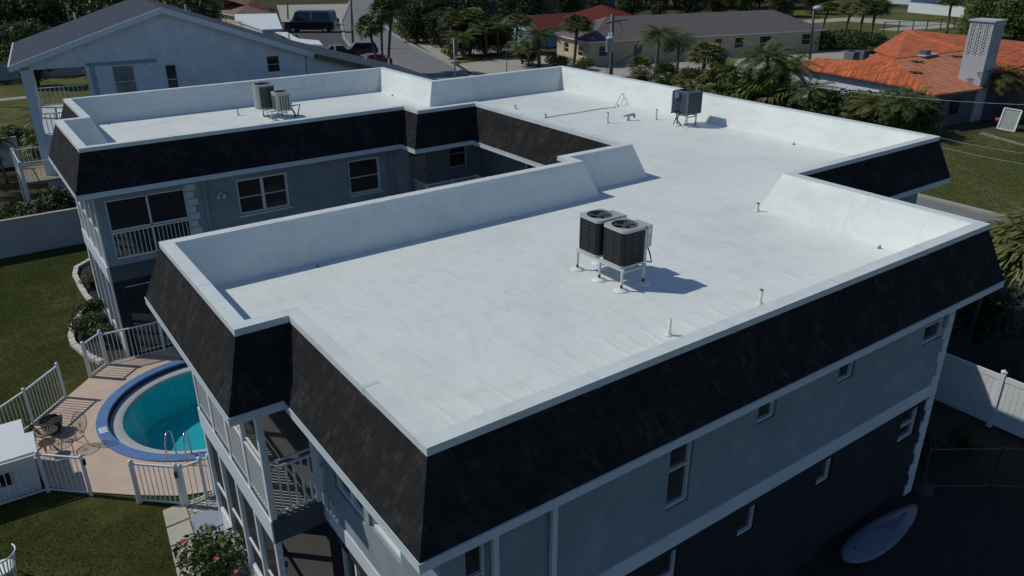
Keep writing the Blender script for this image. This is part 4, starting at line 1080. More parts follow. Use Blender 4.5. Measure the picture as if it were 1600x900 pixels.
def make_fan(seed, h, r, nf=34, lean=.3, mat='leafpalm', tr=.17, skirt=True, blades=18):
    rnd = random.Random(seed)
    t = bpy.data.objects.new('palm_tree', None); C.objects.link(t)
    mt_ = MB(); N = 10; pts = [(lean*(i/N)**2, lean*.4*(i/N), h*i/N-.05) for i in range(N+1)]
    mt_.tube(pts, [tr*(1.1+.12*math.sin(i*3.1)) for i in range(N+1)], 9); top = Vector(pts[-1])
    mb = MB(); sk = MB()
    for i in range(nf):
        az = i*2.4+rnd.uniform(-.3, .3); el = -.75+2.1*((i+.5)/nf)
        tgt = sk if (skirt and el < -.45) else mb
        d = Vector((math.cos(az)*math.cos(el), math.sin(az)*math.cos(el), math.sin(el)))
        pl = r*rnd.uniform(.42, .6); hub = top+d*pl+Vector((0, 0, -pl*.12))
        tgt.tube([top, top.lerp(hub, .5)+Vector((0, 0, pl*.05)), hub], .014, 3, False)
        side = d.cross(Vector((0, 0, 1))).normalized(); upn = side.cross(d).normalized()
        bl = r*rnd.uniform(.5, .62)
        for j in range(blades):
            a = R(-115+230*j/(blades-1))+rnd.uniform(-.06, .06)
            bd = (d*math.cos(a)+side*math.sin(a)).normalized(); ll = bl*(1-.25*abs(a)/2)*rnd.uniform(.85, 1.1)
            w2 = d.cross(bd); pn = upn
            wv = bd.cross(pn).normalized()*ll*.055
            mid = hub+bd*ll*.55+pn*ll*.06; tip = hub+bd*ll*.95+Vector((0, 0, -ll*rnd.uniform(.18, .45)))
            tgt.add([hub, mid+wv, tip, mid-wv], [(0, 1, 2, 3)])
    mb.build('crown', mat, t)
    if skirt: sk.build('dry_fronds', 'leafdry', t)
    mt_.build('trunk', 'bark', t, True)
    return t, h
def make_shrub(seed, r, h, n, size, mat):
    rnd = random.Random(seed)
    t = bpy.data.objects.new('shrub', None); C.objects.link(t)
    mb = MB(); st = MB()
    for i in range(9):
        a = rnd.uniform(0, 6.28); rr = r*rnd.uniform(0, .65); z = h*rnd.uniform(.3, .72)
        leaf_quads(mb, rnd, (math.cos(a)*rr, math.sin(a)*rr, z), min(r, h)*rnd.uniform(.3, .45), n, size, .85)
        st.tube([(0, 0, -.05), (math.cos(a)*rr*.5, math.sin(a)*rr*.5, z*.5), (math.cos(a)*rr, math.sin(a)*rr, z)], [.03, .02, .006], 4)
    mb.build('foliage', mat, t); st.build('stem', 'barkdark', t, True)
    return t, h
protos = {
 'oak': make_leafy(1, 9, 4.8, 44, 170, .26, 'leafdark', low=.16),
 'oak2': make_leafy(2, 11, 4.6, 44, 170, .26, 'leafmid', low=.2),
 'pine': make_leafy(3, 13, 4.0, 44, 170, .26, 'leafdark', low=.12, sq=.6),
 'lush': make_leafy(4, 8, 4.6, 44, 170, .22, 'leafyellow', low=.15),
 'feather': make_feather(5, 5.0, 2.3, 34, .3, tr=.11),
 'feather2': make_feather(6, 4.0, 2.6, 34, .15, tr=.11),
 'fan': make_fan(7, 6.5, 1.8, 56, .5, tr=.12, blades=22),
 'fan2': make_fan(8, 5.5, 1.7, 54, -.3, tr=.12, blades=22),
 'fanlow': make_fan(9, 1.2, 1.9, 40, .1, skirt=False, tr=.12),
 'fanlow2': make_fan(10, .5, 1.7, 34, .1, 'leafyellow', skirt=False, tr=.1),
 'shrub': make_shrub(11, 1.2, 1.6, 170, .09, 'leafdark'),
 'shrub2': make_shrub(12, 1.4, 1.4, 170, .09, 'leafmid'),
 'shrub3': make_shrub(13, 1.2, 1.3, 150, .08, 'leafyellow'),
}
used = set()
def plant(kind, x, y, h, label, cat, group, name=None, rz=None, sxy=None, z=0):
    t, ph = protos[kind]
    o = t if kind not in used else copy_tree(t)
    used.add(kind)
    o.location = (x, y, z); s = h/ph; q = sxy if sxy else s
    o.scale = (q, q, s); o.rotation_euler = (0, 0, random.uniform(0, 6.28) if rz is None else rz)
    o.name = name or ('shrub' if 'shrub' in kind else 'palm_tree' if 'f' == kind[0] else 'tree')
    tag(o, label, cat, group)
    for ch in o.children:
        pass
    return o
def plant_px(kind, u, vb, vt, label, cat, group, **kw):
    b = G(u, vb, z=0); top = G(u, vt, y=b.y).z
    t, ph = protos[kind]
    # crown reaches above nominal height for palms
    extra = {'feather': 1.28, 'feather2': 1.35, 'fan': 1.22, 'fan2': 1.25, 'fanlow': 2.3, 'fanlow2': 3.4}.get(kind, 1.0)
    hh = max(.3, top/extra)
    if 'sxy' not in kw and kind in ('fan', 'fan2', 'feather', 'feather2'):
        kw['sxy'] = max(1.0, hh/ph)*(1.35 if 'fan' in kind else 1.5 if kind == 'feather' else 1.15)
    return plant(kind, b.x, b.y, hh, label, cat, group, **kw)

# --- right foreground sabal beside the vinyl fence
pl = plant('fan', 22.7, .9, 4.9, 'big fan palm with drooping green fronds at the right edge beyond the white fence', 'palm tree', None, rz=.4, sxy=1.35)
plant('fan2', 24.0, 3.4, 3.4, 'thin trunked palm behind the white fence beside the large fan palm', 'palm tree', None, sxy=.5)

# --- beyond the street: palms and bushes
grpP = 'palms along the far side of the street'
L_ = [
 ('fanlow', 1000, 122, 84, 'low fan palm clump right of the transformer pole'),
 ('feather', 1024, 116, 34, 'feather palm with drooping fronds before the long brown roof'),
 ('feather2', 1058, 112, 50, 'short feather palm just right of the tall drooping one'),
 ('fanlow', 1040, 140, 92, 'dark fan palm clump behind the far parapet'),
 ('fan2', 1092, 152, 66, 'yellow green fan palm above the slate blue condenser'),
 ('fanlow', 1125, 160, 88, 'dense fan palm right of the slate blue condenser'),
 ('fanlow', 1078, 150, 100, 'bushy fan palm behind the slate blue condenser'),
 ('fanlow2', 1165, 170, 110, 'yellowish low fan palm close to the far parapet'),
 ('feather', 1195, 175, 64, 'bare trunked feather palm left of the orange roof'),
 ('feather2', 1222, 180, 84, 'wide feather palm covering the left end of the orange roof'),
 ('fanlow2', 1200, 178, 108, 'yellow tipped fan palm under the feather palms'),
 ('feather2', 1262, 186, 124, 'feather palm in front of the orange tiles, left of the grey bush'),
 ('fanlow', 1290, 190, 138, 'fan palm beneath the orange eave'),
 ('fanlow', 1335, 196, 142, 'dark fan palm between the orange eave and the parapet'),
 ('feather2', 1405, 214, 138, 'largest feather palm drooping over the parapet before the grey house wall'),
 ('feather2', 1362, 208, 146, 'feather palm left of the largest drooping one'),
 ('fanlow', 1430, 212, 150, 'small fan palm at the end of the palm row'),
]
for kind, u, vb, vt, lab in L_: plant_px(kind, u, vb, vt, lab, 'palm tree', grpP)
plant_px('feather', 1545, 184, 100, 'young feather palm standing in front of the grey tower', 'palm tree', None)
L_ = [('shrub', 1100, 158, 118, 'dark bush behind the slate blue condenser'), ('shrub2', 1150, 166, 116, 'grey green bush left of the feather palms'),
      ('shrub', 1060, 146, 116, 'dark bush below the long house'), ('shrub2', 1300, 190, 134, 'bush with olive leaves below the orange eave'),
      ('shrub', 1280, 188, 140, 'dark bush at the foot of the palms'), ('shrub2', 1230, 180, 142, 'low bush showing through the palm trunks'),
      ('shrub', 1348, 200, 140, 'dark bush left of the largest feather palm'), ('shrub2', 1382, 206, 142, 'olive bush between the two drooping feather palms'), ('shrub', 1440, 206, 158, 'dark bush at the right end of the palm row'), ('shrub', 1180, 172, 134, 'dark bush right of the yellowish fan palm')]
for kind, u, vb, vt, lab in L_: plant_px(kind, u, vb, vt, lab, 'shrub', 'bushes across the street')
# --- around the teal and cream houses
L_ = [('feather', 842, 104, 38, 'feather palm before the teal house'), ('fan', 897, 100, 22, 'tall fan palm before the red roof'),
      ('feather2', 826, 104, 60, 'bushy feather palm left of the cream wall'), ('fan', 760, 88, 30, 'fan palm left of the teal house'),
      ('fan2', 778, 86, 34, 'second fan palm close to the teal house'), ('fan', 712, 88, 18, 'fan palm above the beige driveway'),
      ('fan2', 735, 86, 10, 'fan palm right of the driveway palm'), ('fan', 805, 82, 20, 'fan palm touching the teal gable'),
      ('fan2', 692, 70, 10, 'fan palm at the edge of the street trees'), ('feather2', 725, 92, 45, 'low feather palm on the driveway verge')]
for kind, u, vb, vt, lab in L_: plant_px(kind, u, vb, vt, lab, 'palm tree', 'palms near the teal house')
for kind, u, vb, vt, lab in [('shrub2', 865, 106, 82, 'bush at the foot of the feather palm'), ('shrub3', 880, 106, 86, 'yellow green bush before the cream wall'), ('shrub', 815, 100, 72, 'dark bush before the teal wall'),
      ('shrub', 832, 102, 74, 'dark bush right of the teal wall'), ('shrub2', 912, 110, 88, 'bush at the corner of the cream house'), ('shrub3', 706, 92, 70, 'yellow grass clump on the kerb')]:
    plant_px(kind, u, vb, vt, lab, 'shrub', 'bushes near the teal house')
# street palms by the car park
b0 = G(600, 116, z=0)
for (u, vb, uc, vc, lab, sc_) in [(597, 116, 577, 40, 'leaning fan palm with its crown over the street', 1.15), (600, 117, 597, 18, 'slender fan palm behind the leaning one', 1.0), (607, 115, 616, -6, 'straight fan palm rising past the top of the photo', 1.2)]:
    b = G(u, vb, z=0); top = G(uc, vc, y=b.y)
    t, ph = protos['fan']; o = copy_tree(t); o.location = (b.x, b.y, 0); ln_ = (top-b).length
    o.scale = (sc_, sc_, ln_/ph); o.rotation_euler = (0, math.atan2(top.x-b.x, top.z)-math.atan2(.5*sc_, ln_)*.9, 0); o.name = 'palm_tree'
    tag(o, lab, 'palm tree', 'street palms by the car park')
# --- dense dark trees
T = [('oak', 652, 66, -8, 'dark round tree on the corner of the driveway'), ('oak', 678, 66, -20, 'dark broad tree left of the driveway palms'),
     ('pine', 700, 60, -40, 'tall dark tree behind the driveway palms'), ('oak', 745, 66, -18, 'dark tree behind the teal house palms'), ('oak', 690, 74, 14, 'low dark tree on the left edge of the driveway'), ('oak', 722, 86, 24, 'low dark tree among the driveway palms'), ('oak', 757, 84, 30, 'low dark tree right of the driveway palms'), ('oak', 783, 80, 34, 'low dark tree left of the teal gable'),
     ('oak2', 640, 30, -40, 'green tree by the far end of the street'), ('pine', 790, 52, -30, 'dark conifer left of the red roof'),
     ('oak', 830, 38, -25, 'dark tree behind the left end of the red roof'), ('oak', 885, 28, -30, 'dark tree behind the middle of the red roof'),
     ('pine', 930, 26, -40, 'tall dark tree behind the right end of the red roof'), ('oak2', 985, 34, -30, 'olive tree behind the left end of the brown roof'),
     ('oak2', 1030, 30, -25, 'olive tree behind the brown roof, second from the left'), ('oak', 1075, 30, -30, 'dark tree behind the middle of the brown roof'),
     ('oak', 1120, 28, -30, 'dark tree right of the middle of the brown roof'), ('oak2', 1165, 30, -25, 'tree behind the right half of the brown roof'),
     ('fan', 1205, 44, -20, 'fan palm behind the right end of the brown roof'), ('oak', 1225, 26, -30, 'dark tree behind the leaning pole'),
     ('oak', 1275, 22, -30, 'dark tree above the dry field'), ('fan', 1285, 48, 2, 'fan palm beside the dark leaning pole'),
     ('fan', 1338, 76, -2, 'broad fan palm at the hedge corner'), ('fan2', 1358, 72, -6, 'fan palm leaning right at the hedge corner'), ('fan', 1318, 60, 4, 'fan palm left of the hedge corner pair'),
     ('fan', 1479, 52, -12, 'tall fan palm above the orange roof'), ('lush', 1530, 60, -20, 'bright green tree left of the tower top'), ('lush', 1585, 64, -25, 'bright green tree behind the grey tower'),
     ('oak2', 1625, 66, -20, 'green tree at the right edge behind the orange roof'), ('oak', 1350, 8, -40, 'distant dark tree beyond the white fence')]
for kind, u, vb, vt, lab in T:
    plant_px(kind, u, vb, vt, lab, 'palm tree' if kind.startswith('fan') else 'tree', 'trees in the background')
# extra background depth row
for i in range(16):
    u = 640+i*42; b = G(u, 12, z=0)
    plant(['oak', 'pine', 'oak2'][i % 3], b.x, b.y, random.uniform(11, 15), ('first second third fourth fifth sixth seventh eighth ninth tenth eleventh twelfth thirteenth fourteenth fifteenth sixteenth'.split()[i])+' tree from the left in the far dark row along the top', 'tree', 'far row of dark trees')
# left background behind the white neighbour
Lb = [(9, 66, 11, 'pine', 'dark tall tree behind the neighbour roof slope'), (13, 72, 10.5, 'oak', 'dark tree behind the neighbour ridge'), (16.8, 76, 8.5, 'oak2', 'green tree right of the neighbour ridge'), (21.5, 92, 8.5, 'oak2', 'green tree left of the terracotta roof'),
      (-.6, 78, 7.5, 'fan', 'tall fan palm on the far left lawn'), (1.5, 100, 10, 'pine', 'dark tree beyond the far left lawn'), (7, 104, 10, 'oak', 'dark broad tree beyond the left wall'), (13, 104, 12, 'pine', 'tall tree far behind the neighbour house'),
      (-5, 102, 11, 'oak', 'dark tree outside the left edge'), (4, 88, 6.5, 'oak2', 'green tree behind the neighbour porch'), (19, 112, 11, 'oak', 'tree far behind the neighbour roof'), (27, 112, 7.5, 'oak', 'tree far behind the terracotta roof'), (3.5, 120, 13, 'oak', 'large dark tree in the far left corner')]
for x, y, h, kd, lab in Lb: plant(kd, x, y, h, lab, 'tree', 'trees behind the white neighbour house')
for kind, u, vb, vt, lab in [('oak', 222/1, 0, 0, '')][:0]: pass
# bushes behind the back wall
for i, (x, y, h, kd, lab) in enumerate([(-3.9, 36.2, 1.9, 'shrub', 'dark bush behind the left end of the back wall'), (-2.6, 36.6, 2.1, 'shrub2', 'green bush behind the middle of the back wall'), (-1.2, 36.3, 2.0, 'shrub', 'dark bush behind the back wall near the building'),
      (-3.2, 38.0, 1.8, 'shrub2', 'green bush in the second row behind the back wall'), (-1.7, 38.2, 1.7, 'shrub2', 'green bush below the timber deck'), (-.2, 37.2, 2.3, 'shrub', 'dark bush beside the mansard corner'), (-4.6, 39.5, 1.8, 'shrub3', 'yellow green bush at the left edge')]):
    plant(kd, x, y, h, lab, 'shrub', 'bushes behind the back wall', sxy=1.15)
for i, (x, y, h, kd, lab) in enumerate([(-3.4, 46.5, 2.6, 'feather2', 'small palm before the far white wall'), (-2.2, 49.0, 2.8, 'feather', 'small feather palm beside the timber deck'), (-3.0, 51.5, 2.9, 'feather2', 'slender palm left of the neighbour porch'), (-4.6, 50, 3.0, 'feather', 'slender palm at the left edge')]):
    plant(kd, x, y, h, lab, 'palm tree', 'small palms left of the neighbour house', sxy=.62)
for i, (x, y, h, kd, lab) in enumerate([(.6, 56, .55, 'fanlow2', 'yellow green fan palm seen through the neighbour porch'), (1.8, 58, 2.2, 'feather2', 'feather palm seen through the neighbour porch'), (-.6, 60, 1.6, 'shrub2', 'green bush seen left of the neighbour porch'), (2.6, 61, 2.2, 'shrub3', 'yellow green bush behind the neighbour porch'), (-3.2, 58, 1.6, 'shrub', 'dark bush on the far side of the small palms')]):
    plant(kd, x, y, h, lab, 'palm tree' if kd[0] == 'f' else 'shrub', 'garden plants behind the neighbour house', sxy=1.0)
# garden bed
for i, (x, y, h, kd, lab) in enumerate([(-1.45, 24.6, 1.0, 'shrub', 'dark bush in the lower loop of the garden bed'), (-1.6, 23.4, .95, 'shrub2', 'green bush by the pool fence in the garden bed'), (-1.25, 22.4, .8, 'shrub', 'dark low bush at the foot of the left wing'), (-.8, 28.6, .5, 'shrub', 'low dark plant in the upper loop of the garden bed')]):
    plant(kd, x, y, h, lab, 'shrub', 'bushes in the garden bed', sxy=.62)
# hibiscus
hb = plant('shrub2', -1.35, 7.9, 1.25, 'leafy hibiscus bush with red flowers beside the porch', 'bush', None, name='hibiscus_bush', rz=0)
random.seed(5)
for (u, v) in [(287, 848), (338, 874), (368, 894)]:
    p_ = G(u, v, z=1.0); mb = MB()
    for i in range(5):
        a = 2*math.pi*i/5; d = Vector((math.cos(a), math.sin(a), .35)).normalized()*.06; s_ = Vector((-math.sin(a), math.cos(a), 0))*.03
        mb.add([p_, p_+d*.7+s_, p_+d+Vector((0, 0, .01)), p_+d*.7-s_], [(0, 1, 2, 3)])
    o = mb.build('flower', 'flower'); mw = hb
    o.parent = hb; o.matrix_parent_inverse = Matrix.LocRotScale(hb.location, hb.rotation_euler, hb.scale).inverted()
# garden bed soil and stones
bed = [(-.3, 31.6), (-1.0, 31.0), (-1.22, 30.0), (-1.22, 28.8), (-1.2, 27.2), (-1.05, 26.3), (-1.25, 25.95), (-1.7, 25.4), (-2.1, 24.6), (-2.3, 23.6), (-2.35, 22.9), (-2.2, 22.1), (-2.0, 21.3), (-1.75, 20.7)]
sheet('garden_bed', bed+[(-.6, 20.6), (-.3, 31.6)], .006, 'mulch')
k0 = 0
acc = 0
for a, b in zip(bed[:-1], bed[1:]):
    a = Vector(a); b = Vector(b); L = (b-a).length; d = (b-a)/L; n = max(1, round(L/.30)); nn = Vector((-d.y, d.x))
    for i in range(n):
        c_ = a+d*(L*(i+.5)/n); hl = L/n/2-.012; w2 = .10
        q = [c_-d*hl-nn*w2, c_+d*hl-nn*w2, c_+d*hl+nn*w2, c_-d*hl+nn*w2]
        mb = MB(); mb.prism([(v.x+random.uniform(-.008, .008), v.y+random.uniform(-.008, .008)) for v in q], -.02, .14+random.uniform(0, .02))
        tag(mb.build('edging_stone', 'bedstone', bevel=.015), 'pale block in the stone edging of the garden bed', 'edging stone', 'edging stones of the garden bed')
# back wall
def wall_thing(name, label, cat, a, b, h, th, mat, piers=0, cap=.04, capm='kerb'):
    t = thing(name, (a[0], a[1], 0), label, cat)
    a = Vector(a); b = Vector(b); d = (b-a).normalized(); nn = Vector((-d.y, d.x))
    f = lambda s0, s1, w_: [tuple(a+d*s0-nn*w_), tuple(a+d*s1-nn*w_), tuple(a+d*s1+nn*w_), tuple(a+d*s0+nn*w_)]
    L = (b-a).length
    mb = MB(); mb.prism(f(0, L, th/2), 0, h); mb.build('panel', mat, t)
    if cap: mb = MB(); mb.prism(f(0, L, th/2+.03), h+.001, h+cap); mb.build('cap', capm, t)
    if piers:
        n = int(L/piers)
        for i in range(n+1):
            mb = MB(); mb.prism(f(L*i/n-.09, L*i/n+.09, th/2+.025), 0, h-.002); mb.build('pier', mat, t)
    return t
wall_thing('garden_wall', 'grey block garden wall across the back of the lawn', 'wall', (-12, 34.6), (.6, 34.6), 1.75, .2, 'backwall', 2.9)
wall_thing('garden_wall', 'pale wall beyond the far left lawn', 'wall', (-16, 97), (14, 93), 1.9, .2, 'backwall', 5)
wall_thing('garden_wall', 'white wall behind the small trees left of the neighbour house', 'wall', (-14, 54.5), (-.9, 53.2), 1.9, .2, 'nwall', 0)
# timber deck with rails behind the wall
td = thing('timber_deck', (-.6, 41.5, 0), 'raised timber deck with white railing behind the back wall', 'deck')
mb = MB(); mb.box(-1.75, 40.3, 1.85, .9, 44.0, 1.97); mb.build('deck_boards', 'wood', td)
railing(td, (-1.7, 40.35), (.9, 40.35), 1.97, 3.0, gap=.2); railing(td, (-1.7, 40.35), (-1.7, 43.9), 1.97, 3.0, gap=.2); railing(td, (-1.7, 43.95), (.9, 43.95), 1.97, 3.0, gap=.2)
for (x, y) in ((-1.7, 40.35), (-1.7, 43.95), (.4, 40.35), (.4, 43.95)):
    mb = MB(); mb.box(x-.08, y-.08, 0, x+.08, y+.08, 3.1); mb.build('post', 'rail', td)

# ------------------------------------------------------------------ right side: vinyl fence, board, dark yard
vf = thing('vinyl_fence', (19.6, 5.0, 0), 'white vinyl panel fence half in shadow at the right edge', 'fence')
ysf = [5.3, 2.9, .5, -1.9, -4.3]
for i, y in enumerate(ysf):
    mb = MB(); mb.box(19.54, y-.065, 0, 19.67, y+.065, 1.9); q = mb.build('post', 'white', vf)
    mb = MB(); mb.lathe((19.605, y, 1.9), [(.1, 0), (.1, .02), (.001, .09)], 4); mb.build('cap', 'white', q)
for i in range(4):
    a, b = ysf[i+1]+.066, ysf[i]-.066
    mb = MB(); mb.box(19.57, a, .12, 19.64, b, .26); mb.box(19.57, a, 1.62, 19.64, b, 1.78)
    n = 14
    for j in range(n): mb.box(19.585, a+(b-a)*j/n+.004, .26, 19.625, a+(b-a)*(j+1)/n-.004, 1.62)
    mb.build('panel', 'white', vf)
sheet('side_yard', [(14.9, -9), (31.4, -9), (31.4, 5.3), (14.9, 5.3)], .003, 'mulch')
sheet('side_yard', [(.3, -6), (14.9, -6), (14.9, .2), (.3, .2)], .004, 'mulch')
# paddle board
kb = thing('paddle_board', (12.2, -.35, 0), 'pale blue paddle board lying on the dark ground by the front wall', 'paddle board')
def hull(w_, L, z0, z1, bow=.12):
    mb = MB(); N = 28; rings = []
    for zf, sc_ in ((0, .80), (.35, 1.0), (.7, 1.0), (1, .84)):
        pl = []
        for i in range(N):
            a = 2*math.pi*i/N; x = math.cos(a)*L/2; y = math.sin(a)*(w_/2)*(1-.15*math.cos(a))
            x *= (1-.02*(1-sc_)); y *= sc_
            tt = x/(L/2); zz = z0+(z1-z0)*zf+bow*tt*tt
            # rest tilted with its far side on the wall base
            yy = y*math.cos(R(20)); zz += (y+w_/2)*math.sin(R(20))
            pl.append((12.2+x, -.38+yy, zz))
        rings.append(pl)
    o = []
    for r_ in rings: o += r_
    fs = [(k_*N+i, k_*N+(i+1) % N, (k_+1)*N+(i+1) % N, (k_+1)*N+i) for k_ in range(3) for i in range(N)]
    fs += [tuple(range(3*N, 4*N)), tuple(reversed(range(N)))]
    mb.add(o, fs); return mb
hull(.74, 3.2, .02, .13).build('hull', 'kayak', kb, True)
h_ = hull(.30, 2.3, .125, .15, .10)
h_.v = [(x, y+.0, z+.052) for x, y, z in h_.v]
h_.build('deck_pad', 'kayakpad', kb, True)
# dark wire fence lower right
df = thing('wire_fence', (15.0, -.3, 0), 'dark wire fence in the shaded yard at the lower right', 'fence')
fp = [(15.0, .1), (16.6, -1.0), (17.9, -2.1), (17.9, -4.5)]
for x, y in fp: mb = MB(); mb.tube([(x, y, 0), (x, y, 1.35)], .035, 6); mb.build('post', 'polegrey', df)
for a, b in zip(fp[:-1], fp[1:]):
    mb = MB()
    for z in (.1, 1.3): mb.tube([(*a, z), (*b, z)], .02, 5)
    L = (Vector(b)-Vector(a)).length
    for i in range(int(L/.14)):
        q = Vector(a).lerp(Vector(b), i*.14/L); mb.tube([(q.x, q.y, .1), (q.x, q.y, 1.3)], .004, 3, False)
    mb.build('mesh_panel', 'polegrey', df)
for i, (x, y, h, lab) in enumerate([(16.4, .9, .9, 'dark low plant by the building corner'), (17.6, .4, .8, 'dark plant in the shaded yard'), (15.6, -3.3, 1.1, 'thin bush with pale twigs in the lower right corner'), (18.6, 3.3, 1.0, 'dark plant against the vinyl fence')]):
    plant('shrub', x, y, h, lab, 'shrub', 'plants in the shaded yard', sxy=.5)
rk = MB(); rk.lathe((14.95, .05, 0), [(.3, 0), (.28, .12), (.16, .22), (.0, .25)], 9); tag(rk.build('boulder', 'barkdark', smooth=True), 'grey boulder at the foot of the quoined corner', 'boulder')
for i, (x, y, h) in enumerate([(24.5, -1.5, 2.6), (26.5, 1.0, 3.0), (24.8, 3.4, 2.4), (27.5, -3.5, 3.0), (22.0, -3.8, 2.6), (27.5, 4.5, 2.5)]):
    plant('shrub', x, y, h, ['dark hedge plant nearest the fan palm trunk', 'dark hedge plant beneath the fan palm crown', 'dark hedge plant behind the left end of the vinyl fence', 'dark hedge plant at the right edge behind the vinyl fence', 'dark hedge plant hugging the middle of the vinyl fence', 'dark hedge plant farthest back behind the vinyl fence'][i], 'hedge', 'hedge plants behind the vinyl fence', sxy=1.5)

# ------------------------------------------------------------------ white neighbour house
nb = thing('neighbour_house', (8, 45, 0), 'white gabled house with dark blue grey roof beyond the left wing', 'house')
Y0, Y1 = 40.0, 52.0
xl, xr_, xa = -1.1, 14.6, 6.62
zl, za, zr = 7.84, 10.38, 7.5
# front gable wall polygon (recessed porch at the left)
def npart(name, mat, mb): return mb.build(name, mat, nb)
WY = Y0+.45
porch_x1 = 2.55
NR = R(-6.3)
def to_local(p):      # world -> the neighbour house's own unrotated frame (pivot at the ridge end)
    q = Vector((p[0]-xa, p[1]-Y0)); c_, s_ = math.cos(-NR), math.sin(-NR)
    return Vector((xa+q.x*c_-q.y*s_, Y0+q.x*s_+q.y*c_, p[2]))
def GN(u, v):         # point of the front wall, local frame
    A_ = to_local(CAM); B_ = to_local(CAM+fwd+rgt*((u-800)/FPX)-upv*((v-450)/FPX)); d = B_-A_
    return A_+d*((WY-A_.y)/d.y)
def O(u0, v0, u1, v1):
    a = GN(u0, v0); b = GN(u1, v1); return (a.x-porch_x1, b.x-porch_x1, b.z, a.z)
ops = [O(173, 103, 218, 150), O(256, 101, 283, 145), O(415, 87, 440, 113)]
top_e = 7.55
wall_part((porch_x1, WY), (1, 0), 0, xr_-porch_x1-.3, 0, top_e, ops, 'nwall', nb)
for i, o_ in enumerate(ops): window((porch_x1, WY), (1, 0), *o_, nb, glass=['glass2', 'glass', 'glass'][i], fw=.06)
mb = MB(); mb.poly([(xl+.35, WY, 7.55), (xr_-.3, WY, 7.55), (xr_-.3, WY, 7.42), (xa, WY, za-.25), (xl+.35, WY, zl-.1)][0:1]+[(xr_-.3, WY, 7.55), (xa, WY, za-.22), (xl+.35, WY, 7.85)]); npart('gable', 'nwall', mb)
mb = MB(); mb.poly([(xl+.3, WY+.02, 0), (xl+.3, Y1, 0), (xl+.3, Y1, 7.7), (xl+.3, WY+.02, 7.7)][::-1]); 
# left side: corner column + porch openings
for (x, y) in ((-.45, WY+.0), (2.6, WY)):
    mb = MB(); mb.box(x-.22, y, 0, x+.22, y+.4, 7.7); npart('column', 'nwall', mb)
mb = MB(); mb.box(-.6, WY+.03, 3.9, 2.6, Y1-2, 4.1); npart('balcony_floor', 'nwall', mb)
mb = MB(); mb.box(-.55, WY+.02, .0, 2.4, WY+.12, 3.9); npart('wall', 'nwall', mb)
mb = MB(); mb.box(2.55, WY+.3, 0, 2.7, Y1-.5, 7.7); npart('wall', 'brown', mb)
mb = MB(); mb.box(14.2, WY, 0, 14.3, Y1, 7.3); npart('wall', 'nwall', mb)
railing(nb, (-.25, WY+.1), (2.4, WY+.1), 4.1, 5.25, gap=.22, rw=.08, bw=.04)
railing(nb, (-.45, WY+.4), (-.45, Y1-2.2), 4.1, 5.25, gap=.25, rw=.08, bw=.04)
railing(nb, (-.45, Y1-2.2), (2.4, Y1-2.2), 4.1, 5.25, gap=.25, rw=.08, bw=.04)
for (x, y) in ((-.45, Y1-2.2), (-.45, 46)):
    mb = MB(); mb.box(x-.12, y-.12, 0, x+.12, y+.12, 7.7); npart('column', 'nwall', mb)
# roof
th = .22
mb = MB()
mb.add([(xl, Y0, zl), (xa, Y0, za), (xa, Y1, za), (xl, Y1, zl)], [(0, 1, 2, 3)])
xe, ze = 24.5, 4.6
mb.add([(xa, Y0, za), (xr_, Y0, zr), (xr_, Y1, zr), (xa, Y1, za)], [(0, 1, 2, 3)])
mb.add([(xr_, Y0, zr), (xe, Y0-.3, ze), (xe, Y1, ze), (xr_, Y1, zr)], [(0, 1, 2, 3)])
npart('roof', 'nroof', mb)
mb = MB()
for (a, b) in (((xl, zl), (xa, za)), ((xa, za), (xr_, zr))):
    mb.add([(a[0], Y0-.03, a[1]-.28), (b[0], Y0-.03, b[1]-.28), (b[0], Y0-.03, b[1]+.02), (a[0], Y0-.03, a[1]+.02), (a[0], Y0+.06, a[1]-.28), (b[0], Y0+.06, b[1]-.28), (b[0], Y0+.06, b[1]+.02), (a[0], Y0+.06, a[1]+.02)],
           [(0,1,2,3),(7,6,5,4),(0,4,5,1),(2,6,7,3)])
mb.box(xl-.05, Y0, zl-.25, xl+.02, Y1, zl+.01)
npart('barge_board', 'fascia', mb)
mb = MB(); a, b = (xr_+.2, zr-.06), (xe, ze)
mb.add([(a[0], Y0-.0, a[1]-.3), (b[0], Y0-.3, b[1]-.3), (b[0], Y0-.3, b[1]), (a[0], Y0-.0, a[1]), (a[0], Y0+.3, a[1]-.3), (b[0], Y0+.3, b[1]-.3), (b[0], Y0+.3, b[1]-.02), (a[0], Y0+.3, a[1]-.02)], [(0,1,2,3),(7,6,5,4),(0,4,5,1)])
npart('barge_board', 'brown', mb)
mb = MB(); mb.poly([(xr_-.4, WY, 0), (xe-.4, WY, 0), (xe-.4, WY, ze-.1), (xr_-.4, WY, zr+.0)]); npart('wall', 'nwall', mb)
mb = MB(); mb.poly([(xl, Y0, zl-.24), (xa, Y0, za-.24), (xa, Y1, za-.24), (xl, Y1, zl-.24)][::-1]); mb.poly([(xa, Y0, za-.24), (xr_, Y0, zr-.24), (xr_, Y1, zr-.24), (xa, Y1, za-.24)][::-1]); npart('soffit', 'nwall', mb)
